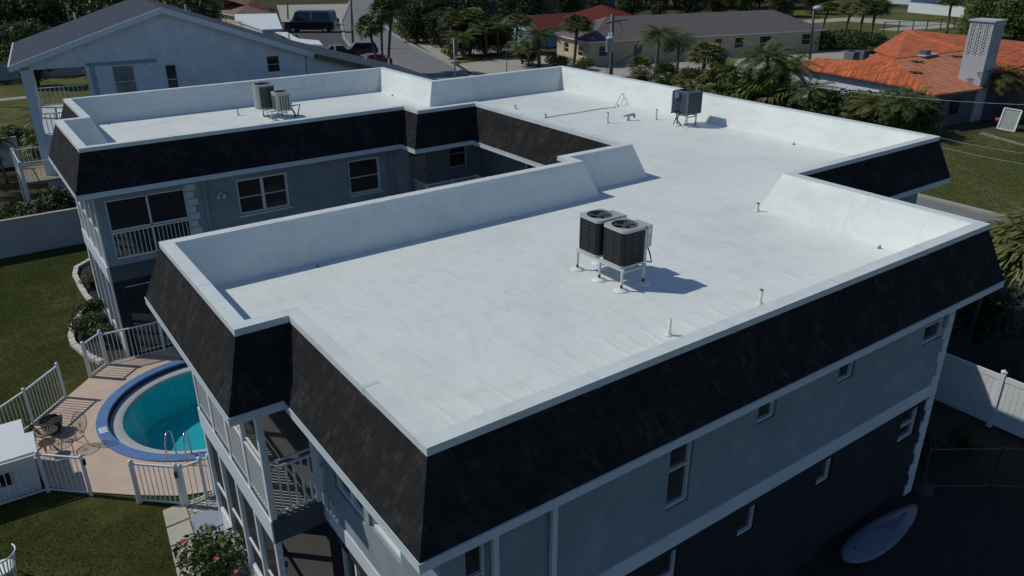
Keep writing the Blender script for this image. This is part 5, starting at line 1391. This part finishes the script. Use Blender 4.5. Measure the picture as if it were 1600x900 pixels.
# trim strip over the window, lamp
a = GN(134, 98); b = GN(244, 90); mb = MB(); mb.box(a.x+.1, WY-.03, a.z-.22, b.x, WY+.0, a.z-.02); npart('trim_strip', 'greystep', mb)
a = GN(235, 102); mb = MB(); mb.lathe((a.x, WY-.1, a.z-.1), [(.02, 0), (.12, .05), (.12, .15), (.02, .2)], 10); npart('wall_light', 'white', mb)
for (u, v) in [(291, 18), (380, 38), (452, 62), (475, 65), (524, 79), (572, 94), (608, 101), (118, 30)]:
    # stand on the slope: intersect the pixel ray with the roof plane
    A_ = to_local(CAM); d = to_local(CAM+fwd+rgt*((u-800)/FPX)-upv*((v-450)/FPX))-A_
    best = None
    for t_ in [i*.05 for i in range(700, 1500)]:
        q = A_+d*t_
        if q.y < Y0+.3: continue
        zz = zl+(q.x-xl)*(za-zl)/(xa-xl) if q.x < xa else (za+(q.x-xa)*(zr-za)/(xr_-xa) if q.x < xr_ else zr+(q.x-xr_)*(ze-zr)/(xe-xr_))
        if q.z < zz: best = (q.x, q.y, zz); break
    if best and best[1] < Y1:
        mb = MB(); mb.tube([(best[0], best[1], best[2]-.1), (best[0], best[1], best[2]+.42)], .06, 8); npart('vent_pipe', 'white', mb)

pv = Vector((xa, Y0, 0)); lp = Vector(nb.location)-pv; c_, s_ = math.cos(NR), math.sin(NR)
nb.location = (pv.x+lp.x*c_-lp.y*s_, pv.y+lp.x*s_+lp.y*c_, 0); nb.rotation_euler = (0, 0, NR)
# ------------------------------------------------------------------ generic houses
def hip_house(name, label, x0, y0, x1, y1, eave, ridge, wallm, roofm, over=.5, hip=None, axis='x', wins=(), name_cat='house'):
    t = thing(name, ((x0+x1)/2, (y0+y1)/2, 0), label, name_cat)
    corners = [((x0, y0), (1, 0), x1-x0), ((x1, y0), (0, 1), y1-y0), ((x1, y1), (-1, 0), x1-x0), ((x0, y1), (0, -1), y1-y0)]
    for i, (o_, d, L) in enumerate(corners):
        ww = [w_ for w_ in wins if w_[0] == i]
        wall_part(o_, d, 0, L, 0, eave, [w_[1:5] for w_ in ww], wallm, t)
        for w_ in ww: window(o_, d, *w_[1:5], t, mull=w_[5] if len(w_) > 5 else 1)
    X0, X1, Y0_, Y1_ = x0-over, x1+over, y0-over, y1+over
    mb = MB()
    if axis == 'x':
        hy = (Y0_+Y1_)/2; hh = (Y1_-Y0_)/2 if hip is None else hip
        a, b = (X0+hh, hy, ridge), (X1-hh, hy, ridge)
        mb.add([(X0, Y0_, eave), (X1, Y0_, eave), (X1, Y1_, eave), (X0, Y1_, eave), a, b], [(0, 1, 5, 4), (2, 3, 4, 5), (1, 2, 5), (3, 0, 4)])
    else:
        hx = (X0+X1)/2; hh = (X1-X0)/2 if hip is None else hip
        a, b = (hx, Y0_+hh, ridge), (hx, Y1_-hh, ridge)
        mb.add([(X0, Y0_, eave), (X1, Y0_, eave), (X1, Y1_, eave), (X0, Y1_, eave), a, b], [(0, 1, 4), (1, 2, 5, 4), (2, 3, 5), (3, 0, 4, 5)])
    mb.build('roof', roofm, t)
    mb = MB(); mb.poly([(X0, Y0_, eave-.12), (X0, Y1_, eave-.12), (X1, Y1_, eave-.12), (X1, Y0_, eave-.12)])
    for a, b in (((X0, Y0_), (X1, Y0_)), ((X1, Y0_), (X1, Y1_)), ((X1, Y1_), (X0, Y1_)), ((X0, Y1_), (X0, Y0_))):
        mb.poly([(*a, eave-.12), (*b, eave-.12), (*b, eave+.005), (*a, eave+.005)])
    mb.build('eaves', 'white', t)
    return t
# long cream house with brown roof (slightly rotated plan)
a = G(918, 66, z=2.75); b = G(1292, 46, z=2.75)
lh_rot = math.atan2(b.y-a.y, b.x-a.x); Lh = (b-a).length
lh = hip_house('long_house', 'long cream bungalow with a brown hip roof across the street', 0.5, .5, Lh-.5, 9.5, 2.75, 5.0, 'cream', 'roofbrown',
    wins=[(0, 1.3, 2.5, .9, 2.2), (0, 6, 7.2, .0, 2.15), (0, 10.2, 11.8, .9, 2.2), (0, 17.5, 18.6, .1, 2.3), (0, 20.5, 21.9, .8, 2.3), (0, 24.3, 26.2, .5, 2.3), (0, 31, 32.5, .9, 2.3), (3, 2, 3.4, .8, 2.0), (3, 6, 7.4, .8, 2.0)])
lh.location = (0, 0, 0)
for ch in list(lh.children):
    off = Vector((Lh/2, 5, 0)); ch.location = off
lh.location = (a.x, a.y, 0); lh.rotation_euler = (0, 0, lh_rot)
# teal house with red roof
a = G(800, 60, z=0)
th_ = thing('teal_house', (66, 84, 0), 'teal gabled house with a red roof left of the brown roof', 'house')
ga = G(805, 27, y=88); gl = G(782, 34, y=90); gr = G(830, 45, y=84)
# gable end faces the street: gable plane x = const
xg = 63.0
pA = G(806, 26, x=xg); pL = G(790, 33, x=xg); pR = G(831, 46, x=xg)
pB = G(916, 22, x=xg+17)
mb = MB(); mb.poly([(xg, pR.y, 0), (xg, pR.y, pR.z-.1), (xg, pA.y, pA.z-.1), (xg, 2*pA.y-pR.y, pR.z-.1), (xg, 2*pA.y-pR.y, 0)]); mb.build('wall', 'teal', th_)
mb = MB(); mb.box(xg+.05, pR.y, 0, xg+16, pR.y+.1, pR.z-.1); mb.build('wall', 'teal', th_)
mb = MB(); yl = 2*pA.y-pR.y
mb.add([(xg-.4, pR.y-.4, pR.z), (xg+16, pR.y-.4, pR.z), (xg+16, pA.y, pA.z+.05), (xg-.4, pA.y, pA.z+.05)], [(0, 1, 2, 3)])
mb.add([(xg-.4, yl+.4, pR.z), (xg+16, yl+.4, pR.z), (xg+16, pA.y, pA.z+.05), (xg-.4, pA.y, pA.z+.05)], [(3, 2, 1, 0)])
c1 = G(884, 15, x=xg+11); c2_ = G(946, 23, x=xg+9)
mb.add([(xg+7, pA.y-1, pA.z-.4), (xg+9, pR.y-9, pR.z), (xg+17, pR.y-9, pR.z), (xg+13, pA.y-3, pA.z+1.2)], [(0, 1, 3), (1, 2, 3)])
mb.build('roof', 'tilered', th_)
mb = MB(); mb.beam((xg-.42, pR.y-.4, pR.z), (xg-.42, pA.y, pA.z+.07), .12, .22); mb.beam((xg-.42, yl+.4, pR.z), (xg-.42, pA.y, pA.z+.07), .12, .22); mb.build('barge_board', 'white', th_)
window((xg-.02, pA.y), (0, -1), .6, 1.7, 1.1, 2.4, th_, depth=.0)
window((xg-.02, pA.y), (0, -1), -2.2, -1.2, 1.1, 2.4, th_, depth=.0)
# terracotta roofed house and flat white roof, far left of the street
a = G(360, 24, z=3.0); b = G(433, 22, z=3.0)
hip_house('bungalow', 'terracotta roofed bungalow left of the car park', a.x+.8, max(a.y, b.y)+0, b.x-.5, max(a.y, b.y)+12, 3.0, 5.4, 'cream', 'tileb')
hip_house('bungalow', 'distant bungalow with a faded brown roof beyond the terracotta one', 40, 168, 56, 180, 3.0, 5.2, 'cream', 'roofbrown')
sheet('forecourt', [tuple(G(*q, z=0))[:2] for q in [(432, 8), (545, 6), (540, 36), (440, 34)]], .002, 'concrete')
fr_ = thing('flat_shed', (38, 98, 0), 'low building with a flat white roof beside the parked van', 'shed')
q = [G(366, 22, z=3.2), G(432, 21, z=3.2), G(441, 45, z=3.2), G(410, 46, z=3.2), G(367, 31, z=3.2)]
mb = MB(); mb.prism([(v.x, v.y) for v in q], 3.0, 3.2); mb.build('roof', 'white', fr_)
cx_ = sum(v.x for v in q)/5; cy_ = sum(v.y for v in q)/5
mb = MB(); mb.prism([(cx_+(v.x-cx_)*.95, cy_+(v.y-cy_)*.95) for v in q], 0, 2.998); mb.build('wall', 'nwall', fr_)
fr2 = thing('flat_shed', (31, 72, 0), 'narrow flat white canopy just behind the neighbour roof', 'canopy')
q = [G(430, 50, z=3.0), G(448, 50, z=3.0), G(466, 60, z=3.0), G(498, 63, z=3.0), G(504, 70, z=3.0), G(470, 68, z=3.0)]
mb = MB(); mb.prism([(v.x, v.y) for v in q], 2.9, 3.0); mb.build('roof', 'white', fr2)
for v in q[::2]: mb = MB(); mb.tube([(v.x, v.y, 0), (v.x, v.y, 2.9)], .06, 6); mb.build('post', 'white', fr2)
# far buildings along the top
far = [(455, 5, 30, 'nwall', 'far pale building at the top end of the street')]
hip_house('far_house', 'distant pale house with grey roof behind the dry field', 176, 92, 192, 104, 3.2, 4.6, 'nwall', 'nroof')
wall_thing('white_fence', 'long white fence at the far edge of the dry field', 'fence', tuple(G(1418, 19, z=0))[:2], tuple(G(1505, 27, z=0))[:2], 1.9, .15, 'white', 0)
wall_thing('dark_fence', 'dark solid fence behind the red roof', 'fence', tuple(G(760, 22, z=0))[:2], tuple(G(960, 20, z=0))[:2], 3.0, .15, 'greywall', 0)
hip_house('far_house', 'pale building across the street far end', 62, 215, 85, 228, 3.4, 5.5, 'nwall', 'roofbrown')
# wire fence of the field
ff = thing('field_fence', tuple(G(1395, 50, z=0)), 'dark post and wire fence behind the orange roof', 'fence')
pa, pb_ = G(1380, 52, z=0), G(1490, 45, z=0)
for i in range(6):
    q = pa.lerp(pb_, i/5); mb = MB(); mb.tube([(q.x, q.y, 0), (q.x, q.y, 1.7)], .09, 5); mb.build('post', 'polegrey', ff)
mb = MB()
for z in (.8, 1.6): mb.tube([(pa.x, pa.y, z), (pb_.x, pb_.y, z)], .05, 4)
mb.build('rail', 'polegrey', ff)
# hedge right of long house
for (u, vb, vt, lab) in [(1282, 78, 46, 'dark hedge bush at the right end of the long house'), (1300, 76, 44, 'grey hedge bush in the middle of the hedge'), (1322, 76, 46, 'grey hedge bush beside the palms'), (1345, 82, 50, 'dark hedge bush under the palm pair'), (1368, 84, 50, 'dark hedge bush touching the orange roof')]:
    plant_px('shrub' if 'dark' in lab else 'shrub2', u, vb, vt, lab, 'hedge', 'hedge by the long house', sxy=2.2)

# ------------------------------------------------------------------ orange tiled house
oh = thing('orange_roof_house', (70, 28, 0), 'grey house with orange clay tile roof and square ventilation tower', 'house')
V = lambda u, v, z: tuple(G(u, v, z=z))
E = 2.75
Dp = V(1536, 138, E); Ep = V(1461, 148, E)
# salmon slope rising north from the eave Ep-Dp
sl_ = .24
def on_slope(u, v):
    d = fwd+rgt*((u-800)/FPX)-upv*((v-450)/FPX)
    ex = Vector(Dp)-Vector(Ep); nrm = ex.cross(Vector((0, 1, sl_))).normalized()
    t = (Vector(Ep)-CAM).dot(nrm)/d.dot(nrm); return tuple(CAM+d*t)
Cp = on_slope(1512, 79); Bp = on_slope(1400, 92); Ap = on_slope(1409, 107)
def slab(name, pts, mat, th=.14):
    mb = MB(); n = len(pts)
    lo = [(x, y, z-th) for x, y, z in pts]
    mb.add(list(pts)+lo, [tuple(range(n)), tuple(reversed(range(n, 2*n)))]+[(i, i+n, (i+1) % n+n, (i+1) % n) for i in range(n)])
    o = mb.build(name, mat, oh)
    bm = bmesh.new(); bm.from_mesh(o.data); bmesh.ops.recalc_face_normals(bm, faces=bm.faces); bm.to_mesh(o.data); bm.free()
    return o
slab('roof', [Ep, Dp, Cp, Bp, Ap], 'tiles')
# west wing
A1 = V(1276, 90, 3.5); A2 = Ap
w0 = V(1228, 101, E); w1 = V(1412, 134, E)
slab('roof', [w0, w1, (Ap[0]+.02, Ap[1], Ap[2]-.01), A1], 'tileo')
slab('roof', [A1, (Ap[0]+.02, Ap[1], Ap[2]-.01), (Bp[0]+.3, Bp[1], Bp[2]-.05), V(1370, 82, 2.72), V(1348, 95, 2.75)], 'tileo')
slab('roof', [A1, V(1348, 95, 2.75), (A1[0]+4.5, A1[1]+2, E), w0], 'tileo')
slab('roof', [w1, Ep, Ap], 'tileo')
# main block behind
m0 = V(1365, 77, 2.8); m1 = V(1417, 46, 4.3); m2 = V(1600, 65, 4.3); mdir = Vector(m2)-Vector(m1); m2e = tuple(Vector(m1)+mdir*1.5)
m3 = V(1600, 138, E); m3e = tuple(Vector(m3)+(Vector(m3)-Vector(Dp)).normalized()*12)
Cq = (Cp[0], Cp[1], Cp[2]+.05)
slab('roof', [m0, (Bp[0], Bp[1], Bp[2]+.05), Cq, m1], 'tileo')
slab('roof', [m1, Cq, (Dp[0]+1.2, Dp[1]-.1, E+.02), m3e, m2e], 'tileo')
slab('roof', [m1, m2e, (m2e[0]+9, m2e[1], E), (m1[0]+9, m1[1], E)], 'tileo')
# walls
def wq(name, a, b, z, mat='greywall'):
    mb = MB(); d = (Vector(b[:2])-Vector(a[:2])).normalized(); nn = Vector((d.y, -d.x))*-.5
    mb.prism([(a[0]+nn.x, a[1]+nn.y), (b[0]+nn.x, b[1]+nn.y), (b[0]+nn.x*1.4, b[1]+nn.y*1.4), (a[0]+nn.x*1.4, a[1]+nn.y*1.4)], 0, z-.1); return mb.build(name, mat, oh)
wq('wall', Ep, Dp, E); wq('wall', (Dp[0]+1.2, Dp[1]-.1), m3e, E, 'greywall')
w0_ = Vector(w0); mb = MB(); mb.prism([(w0[0]+.5, w0[1]-.5), (w1[0]+.5, w1[1]), (w1[0]+.7, w1[1]), (w0[0]+.7, w0[1]-.5)], 0, E-.1); mb.build('wall', 'nwall', oh)
mb = MB(); mb.prism([(w1[0]+.5, w1[1]), (Ep[0]+.5, Ep[1]+.5), (Ep[0]+.7, Ep[1]+.5), (w1[0]+.7, w1[1])], 0, E-.1); mb.build('wall', 'greywall', oh)
for s in (.25, .6):
    q = Vector(Ep).lerp(Vector(Dp), s); mb = MB(); mb.box(q.x-.5, q.y+.40, .9, q.x+.6, q.y+.46, 2.1); mb.build('window', 'glass', oh)
mb = MB(); mb.box(m3[0]-1.2, m3[1]+.1, .0, m3[0]-.1, m3[1]+.35, 2.1); mb.build('window', 'glass', oh)
# missing-tile holes and a tarp on the salmon slope
for (u, v) in [(1430, 96), (1427, 113), (1491, 88)]:
    q = on_slope(u, v); mb = MB(); mb.box(q[0]-.35, q[1]-.25, q[2]+.02, q[0]+.1, q[1]+.2, q[2]+.09); mb.box(q[0]+.15, q[1]-.5, q[2]+.0, q[0]+.5, q[1]-.2, q[2]+.06); mb.build('lifted_tile', 'barkdark', oh)
q = on_slope(1450, 88); mb = MB(); mb.box(q[0]-1.0, q[1]-.3, q[2]+.08, q[0]+1.2, q[1]+.5, q[2]+.16); sk_ = mb.build('skylight', 'towerwall', oh)
mb = MB(); mb.box(q[0]-.6, q[1]-.1, q[2]+.161, q[0]+.2, q[1]+.5, q[2]+.5); mb.build('hood', 'acblue', sk_)
# ventilation tower with breeze block panels
tz0 = 2.2
cB = G(1530, 137, z=E); xw, yw = cB.x, cB.y
tp = G(1561, 33, y=yw+.0)
H2 = G(1561, 33, x=xw).z
yn = G(1519, 30, x=xw).y; xe2 = G(1576, 33, y=yw).x
yn = min(yn, yw+3.2); 
tw_n = G(1520, 31, z=H2)
yn = tw_n.y; xe2 = G(1578, 33, z=H2).x
yn = max(yw+1.8, min(yn, yw+3.4)); xe2 = max(xw+1.8, min(xe2, xw+3.4))
pz0, pz1 = H2-2.7, H2-.35
npan = 3
opn = []; Lw = yn-yw
for i in range(3):
    a = Lw*(.11+.285*i); opn.append((a, a+Lw*.215, pz0, pz1))
tw = MB()
wall_part((xw, yn), (0, -1), 0, Lw, 0, H2-.12, opn, 'towerwall', oh, name='tower_wall')
Lx = xe2-xw
opn2 = [(Lx*(.11+.285*i), Lx*(.11+.285*i)+Lx*.215, pz0, pz1) for i in range(3)]
wall_part((xw, yw), (1, 0), 0, Lx, 0, H2-.12, opn2, 'towerwall', oh, name='tower_wall')
wall_part((xe2, yw), (0, 1), 0, Lw, 0, H2-.12, [], 'towerwall', oh, name='tower_wall')
wall_part((xe2, yn), (-1, 0), 0, Lx, 0, H2-.12, [], 'towerwall', oh, name='tower_wall')
mb = MB(); mb.box(xw-.12, yw-.12, H2-.12, xe2+.12, yn+.12, H2); mb.build('tower_cap', 'towerwall', oh)
mb = MB(); mb.box(xw+.35, yw+.35, pz0-.3, xe2-.35, yn-.35, H2-.13); mb.build('tower_shade_fill', 'accoil', oh)  # added dark box, painted shade behind the panel openings
def breeze(o_, d, op):
    d = Vector(d); nn = Vector((d.y, -d.x)); mb = MB(); cs = (op[1]-op[0]); n = int((op[3]-op[2])/cs)*2
    for i in range(n):
        zc = op[2]+(op[3]-op[2])*(i+.5)/n; hz = (op[3]-op[2])/n/2; sc = (op[0]+op[1])/2
        for s0, z0, s1, z1 in ((op[0], zc-hz, sc, zc), (sc, zc, op[1], zc-hz), (op[0], zc+hz, sc, zc), (sc, zc, op[1], zc+hz)):
            a_ = Vector(o_)+d*s0-nn*.06; b_ = Vector(o_)+d*s1-nn*.06
            mb.beam((a_.x, a_.y, z0), (b_.x, b_.y, z1), .05, .05)
    mb.build('breeze_block_panel', 'white', oh)
for op in opn: breeze((xw, yn), (0, -1), op)
for op in opn2: breeze((xw, yw), (1, 0), op)
# condensers beside the house
for (u, v, lab) in [(1330, 96, 'grey condenser left of its twin behind the orange ridge'), (1346, 94, 'grey condenser right of its twin behind the orange ridge')]:
    b = G(u, v, z=0); b = Vector((b.x+6, b.y+4, 0)); b = G(u, v-4, z=1.2)
    t = thing('air_conditioner', (b.x, b.y, 0), lab, 'air conditioner', 'condensers by the orange house')
    mb = MB(); mb.box(b.x-.6, b.y-.6, 0, b.x+.6, b.y+.6, 2.0); mb.build('cabinet', 'acfan', t, bevel=.03)
    mb = MB(); mb.lathe((b.x, b.y, 2.0), [(.5, .0), (.5, .02), (.001, .03)], 16); mb.build('fan_guard', 'acblack', t)
# board leaning near the house and pink planter
b = G(1572, 203, z=0)
bd = thing('leaning_board', (b.x, b.y, 0), 'faded green board leaning in front of the house on the right', 'board')
mb = MB(); mb.add([(b.x-.0, b.y+.65, 0), (b.x-.1, b.y-.65, 0), (b.x+.35, b.y-.65, 1.55), (b.x+.45, b.y+.65, 1.55)], [(0, 1, 2, 3)]); mb.build('board_face', 'greenpanel', bd)
mb = MB(); c_ = [Vector(v) for v in mb.v]; 
P4 = [Vector((b.x-.0, b.y+.65, 0)), Vector((b.x-.1, b.y-.65, 0)), Vector((b.x+.35, b.y-.65, 1.55)), Vector((b.x+.45, b.y+.65, 1.55))]
for i in range(4): mb.beam(P4[i]-Vector((.03, 0, 0)), P4[(i+1) % 4]-Vector((.03, 0, 0)), .1, .08)
mb.build('board_frame', 'white', bd)
b = G(1560, 196, z=0); mb = MB(); mb.lathe((b.x, b.y, 0), [(.3, 0), (.36, .5), (.4, .55), (.3, .57)], 16); tag(mb.build('planter', 'pink', smooth=True), 'pink planter on the ground beside the leaning board', 'planter')
b = G(1572, 176, z=0); mb = MB(); mb.box(b.x-.9, b.y-.6, .0, b.x+.9, b.y+.6, .7); mb.box(b.x-1.0, b.y-.7, .701, b.x+1.0, b.y+.7, .82); tag(mb.build('storage_bench', 'white', bevel=.03), 'white storage bench by the house wall behind the pink planter', 'bench')
sheet('garden_path', [tuple(G(*q, z=0))[:2] for q in [(1534, 206), (1600, 225), (1600, 229), (1528, 209)]], .006, 'concrete')

# ------------------------------------------------------------------ poles, wires
up = thing('utility_pole', (31.2, 30.2, 0), 'utility pole carrying a grey transformer behind the far parapet', 'utility pole')
pw = G(957, 118, x=31.2); px_, py_ = pw.x, pw.y
up.location = (px_, py_, 0)
pt_ = G(957, 22, y=py_)
mb = MB(); mb.tube([(px_, py_, 0), (pt_.x, py_, pt_.z)], [.16, .12], 10); mb.build('pole', 'polegrey', up, True)
tr_ = G(953, 70, y=py_-.35)
mb = MB(); mb.lathe((tr_.x, tr_.y, tr_.z-.45), [(.22, 0), (.26, .04), (.26, .82), (.28, .84), (.28, .88), (.18, .95), (.001, .97)], 16); tf = mb.build('transformer', 'transformer', up, True)
for dx in (-.1, .12): mb = MB(); mb.lathe((tr_.x+dx, tr_.y, tr_.z+.5), [(.03, 0), (.05, .06), (.03, .1), (.04, .2), (.001, .24)], 8); mb.build('bushing', 'white', tf, True)
mb = MB(); mb.beam((px_-.9, py_-.1, pt_.z-.5), (px_+.9, py_-.1, pt_.z-.35), .1, .1); mb.build('cross_arm', 'poleconc', up)
mb = MB(); mb.tube([(px_+.15, py_-.1, pt_.z-.3), (px_+.6, py_-.1, pt_.z-.9), (px_+.3, py_-.1, pt_.z-1.6)], .02, 5); mb.tube([(tr_.x, tr_.y, tr_.z-.45), (tr_.x-.2, tr_.y, tr_.z-1.6), (tr_.x-.1, tr_.y, tr_.z-2.4)], .02, 5); mb.tube([(px_+.1, py_-.2, tr_.z-1.2), (px_+1.4, py_-.2, tr_.z-.8), (px_+2.3, py_-.2, tr_.z-.2)], .03, 5); mb.build('lead', 'acblack', up)
def simple_pole(u, vb, vt, utop, r, lab, mat, cat='utility pole', lamp=False):
    b = G(u, vb, z=0); tpp = G(utop, vt, y=b.y)
    t = thing('street_lamp' if lamp else 'utility_pole', (b.x, b.y, 0), lab, cat)
    mb = MB(); mb.tube([(b.x, b.y, 0), tuple(tpp)], [r, r*.75], 8); mb.build('pole', mat, t, True)
    if lamp:
        mb = MB(); mb.lathe((tpp.x+.3, tpp.y-.3, tpp.z-.1), [(.1, 0), (.6, .1), (.55, .35), (.2, .5), (.001, .52)], 14); mb.build('lamp_head', 'actop', t, True)
    return t, tpp
t1_, top1 = simple_pole(552, 75, -25, 547, .19, 'tall dark utility pole beside the street kerb', 'poleconc')
simple_pole(711, 122, 60, 709, .10, 'pale pole standing on the near kerb below the driveway palms', 'polewhite')
simple_pole(1265, 96, 14, 1272, .17, 'dark leaning lamp pole left of the orange roof', 'polegrey', 'street lamp', True)
simple_pole(450, 30, -10, 449, .16, 'dark pole behind the parked van', 'acblue')
simple_pole(792, 112, 74, 791, .045, 'thin dark sign pole before the teal house', 'polegrey')
def wire(pts, r, lab, mat='aluminium', sag=.3, grp=None):
    mb = MB()
    a, b = Vector(pts[0]), Vector(pts[1]); P_ = []
    for i in range(17):
        s = i/16; q = a.lerp(b, s); q.z -= sag*4*s*(1-s); P_.append(q)
    mb.tube(P_, r, 5); tag(mb.build('overhead_wire', mat), lab, 'wire', grp)
wire([G(1262, 134, x=31), G(1640, 165, x=31)], .006, 'pale overhead wire crossing in front of the grey house', sag=.15)
wire([G(1440, 222, x=34), G(1640, 262, x=34)], .007, 'lower pale overhead wire above the lawn on the right', sag=.1)
wire([G(1440, 208, x=36), G(1640, 245, x=36)], .006, 'upper pale overhead wire above the lawn on the right', sag=.1)
wire([Vector((px_, py_, pt_.z-.6)), G(780, 88, x=36)], .011, 'dark overhead wire running left from the transformer pole', 'acblack', .4)
wire([top1-Vector((0, 0, 3.2)), G(700, 0, z=8)], .02, 'dark wire from the tall utility pole over the street', 'acblack', .6)

# ------------------------------------------------------------------ vehicles
def vehicle(name, loc, rz, label, cat, prof, wd, body, glassz, wheels, roofm=None, grp=None, wr=.36):
    t = thing(name, (0, 0, 0), label, cat, grp)
    n = len(prof); mb = MB(); hw = wd/2
    vs_ = []
    for s in (-1, 1):
        for x, z in prof:
            inn = .16 if z > glassz[0] else 0
            vs_.append((x, s*(hw-inn*(z-glassz[0])/max(.1, glassz[1]-glassz[0])), z))
    fs = [tuple(range(n)), tuple(reversed(range(n, 2*n)))]+[((i+1) % n, i, i+n, (i+1) % n+n) for i in range(n)]
    mb.add(vs_, fs); bo = mb.build('body', body, t, bevel=.04)
    # glass: side windows and windscreens
    top = [p_ for p_ in prof if p_[1] > glassz[0]-.01]
    x0_, x1_ = min(p_[0] for p_ in top), max(p_[0] for p_ in top)
    zt = max(p_[1] for p_ in prof)
    mb = MB()
    for s in (-1, 1):
        for a, b in ((x0_+.35, (x0_+x1_)/2-.05), ((x0_+x1_)/2+.05, x1_-.45)):
            z0, z1 = glassz[0]+.05, zt-.16
            i0 = .16*(z0-glassz[0])/max(.1, glassz[1]-glassz[0]); i1 = .16*(z1-glassz[0])/max(.1, glassz[1]-glassz[0])
            mb.poly([(a, s*(hw-i0+.012), z0), (b, s*(hw-i0+.012), z0), (b-.12, s*(hw-i1+.012), z1), (a+.12, s*(hw-i1+.012), z1)])
    mb.build('side_window', 'carglass', t)
    # windscreen: front segment (largest x)
    for nm, seg in (('windscreen', prof_seg(prof, glassz[0], True)), ('rear_window', prof_seg(prof, glassz[0], False))):
        if seg:
            (xa_, za_), (xb_, zb_) = seg; mb = MB(); e = .02 if nm == 'windscreen' else -.02
            mb.poly([(xa_+e, -hw+.15, za_), (xa_+e, hw-.15, za_), (xb_+e, hw-.28, zb_), (xb_+e, -hw+.28, zb_)]); mb.build(nm, 'carglass', t)
    if roofm:
        xs_ = [p_[0] for p_ in prof if p_[1] > zt-.06]; mb = MB(); mb.box(min(xs_), -hw+.17, zt+.002, max(xs_), hw-.17, zt+.03); mb.build('roof_panel', roofm, t)
    for x in wheels:
        for s in (-1, 1):
            mb = MB(); mb.tube([(x, s*(hw-.22), wr), (x, s*(hw+.02), wr)], wr, 18); wh = mb.build('wheel', 'tyre', t)
            mb = MB(); mb.tube([(x, s*(hw+.02), wr), (x, s*(hw+.035), wr)], wr*.58, 12); mb.build('rim', 'aluminium', wh)
    xf = max(p_[0] for p_ in prof); xr0 = min(p_[0] for p_ in prof)
    for s in (-1, 1):
        mb = MB(); mb.box(xf-.12, s*(hw-.38)-.16, .62, xf+.015, s*(hw-.38)+.16, .78); mb.build('headlight', 'white', t)
        mb = MB(); mb.box(xr0-.015, s*(hw-.25)-.1, .7, xr0+.08, s*(hw-.25)+.1, .95); mb.build('tail_light', 'carred', t)
    t.location = loc; t.rotation_euler = (0, 0, rz)
    return t
def prof_seg(prof, gz, front):
    n = len(prof); best = None
    for i in range(n):
        a, b = prof[i], prof[(i+1) % n]
        if a[1] > b[1]: a, b = b, a
        if a[1] >= gz-.02 and b[1]-a[1] > .3:
            if best is None or (front and a[0] > best[0][0]) or (not front and a[0] < best[0][0]): best = (a, b)
    return best
sedan = [(-2.25, .3), (-2.3, .75), (-2.1, .95), (-1.55, 1.0), (-1.0, 1.45), (.35, 1.48), (1.0, 1.0), (2.0, .85), (2.3, .65), (2.3, .3)]
suv = [(-2.35, .35), (-2.4, 1.0), (-2.3, 1.1), (-2.05, 1.75), (.4, 1.8), (1.05, 1.12), (2.15, 1.0), (2.4, .75), (2.4, .35)]
vanp = [(-2.9, .35), (-2.95, 1.3), (-2.85, 2.45), (-2.6, 2.6), (1.2, 2.6), (1.5, 2.45), (2.1, 1.35), (2.85, 1.1), (3.0, .8), (3.0, .35)]
b = G(487, 50, z=0); rv = math.atan2(*(lambda q: (q.y, q.x))(G(445, 50, z=0)-G(520, 50, z=0)))
vehicle('van', (b.x, b.y, 0), rv, 'dark high roofed van with pale blue upper body parked beyond the neighbour roof', 'van', vanp, 2.05, 'vanblue', (1.35, 2.6), (-1.9, 1.9), 'vanblue')
van = [o for o in bpy.data.objects if o.name == 'van'][0]; van.scale = (1.38, 1.3, 1.3)
mb = MB()
for s_ in (-1, 1): mb.box(-2.93, s_*1.027, .4, 2.8, s_*1.045, 1.3)
lb = mb.mesh('lower_body', 'cardark'); lb_ = bpy.data.objects.new('lower_body', lb); C.objects.link(lb_); lb_.parent = van
b = G(568, 88, z=0)
vehicle('parked_car', (b.x-.6, b.y, 0), R(160), 'dark car with blue windscreen parked below the tall pole', 'car', suv, 1.9, 'cardark', (1.1, 1.8), (-1.45, 1.45))
b = G(603, 99, z=0)
vehicle('parked_car', (b.x-2.6, b.y-1.5, 0), R(170), 'dark red car under the street palms', 'car', sedan, 1.8, 'carred', (1.0, 1.48), (-1.4, 1.4))
b = G(525, 84, z=0)
vehicle('parked_car', (b.x-1.5, b.y-3, 0), R(165), 'black car parked between the white canopy and the dark car', 'car', sedan, 1.8, 'cardark', (1.0, 1.48), (-1.4, 1.4))
b = G(513, 42, z=0)
tr2 = thing('utility_trailer', (b.x+1, b.y+2, 0), 'small dark trailer with ochre load parked behind the van', 'trailer')
bx_, by_ = b.x+1, b.y+2
mb = MB(); mb.box(bx_-1.6, by_-.9, .5, bx_+1.6, by_+.9, 1.2); mb.build('bed', 'brown', tr2)
mb = MB(); mb.box(bx_-1.3, by_-.7, 1.2, bx_+1.3, by_+.7, 1.7); mb.build('load', 'yellow', tr2, bevel=.1)
for s in (-1, 1): mb = MB(); mb.tube([(bx_, by_+s*.95, .36), (bx_, by_+s*1.15, .36)], .36, 14); mb.build('wheel', 'tyre', tr2)

# remove unused prototypes
for k_, (t, h) in protos.items():
    if k_ not in used:
        for ch in list(t.children): bpy.data.objects.remove(ch)
        bpy.data.objects.remove(t)
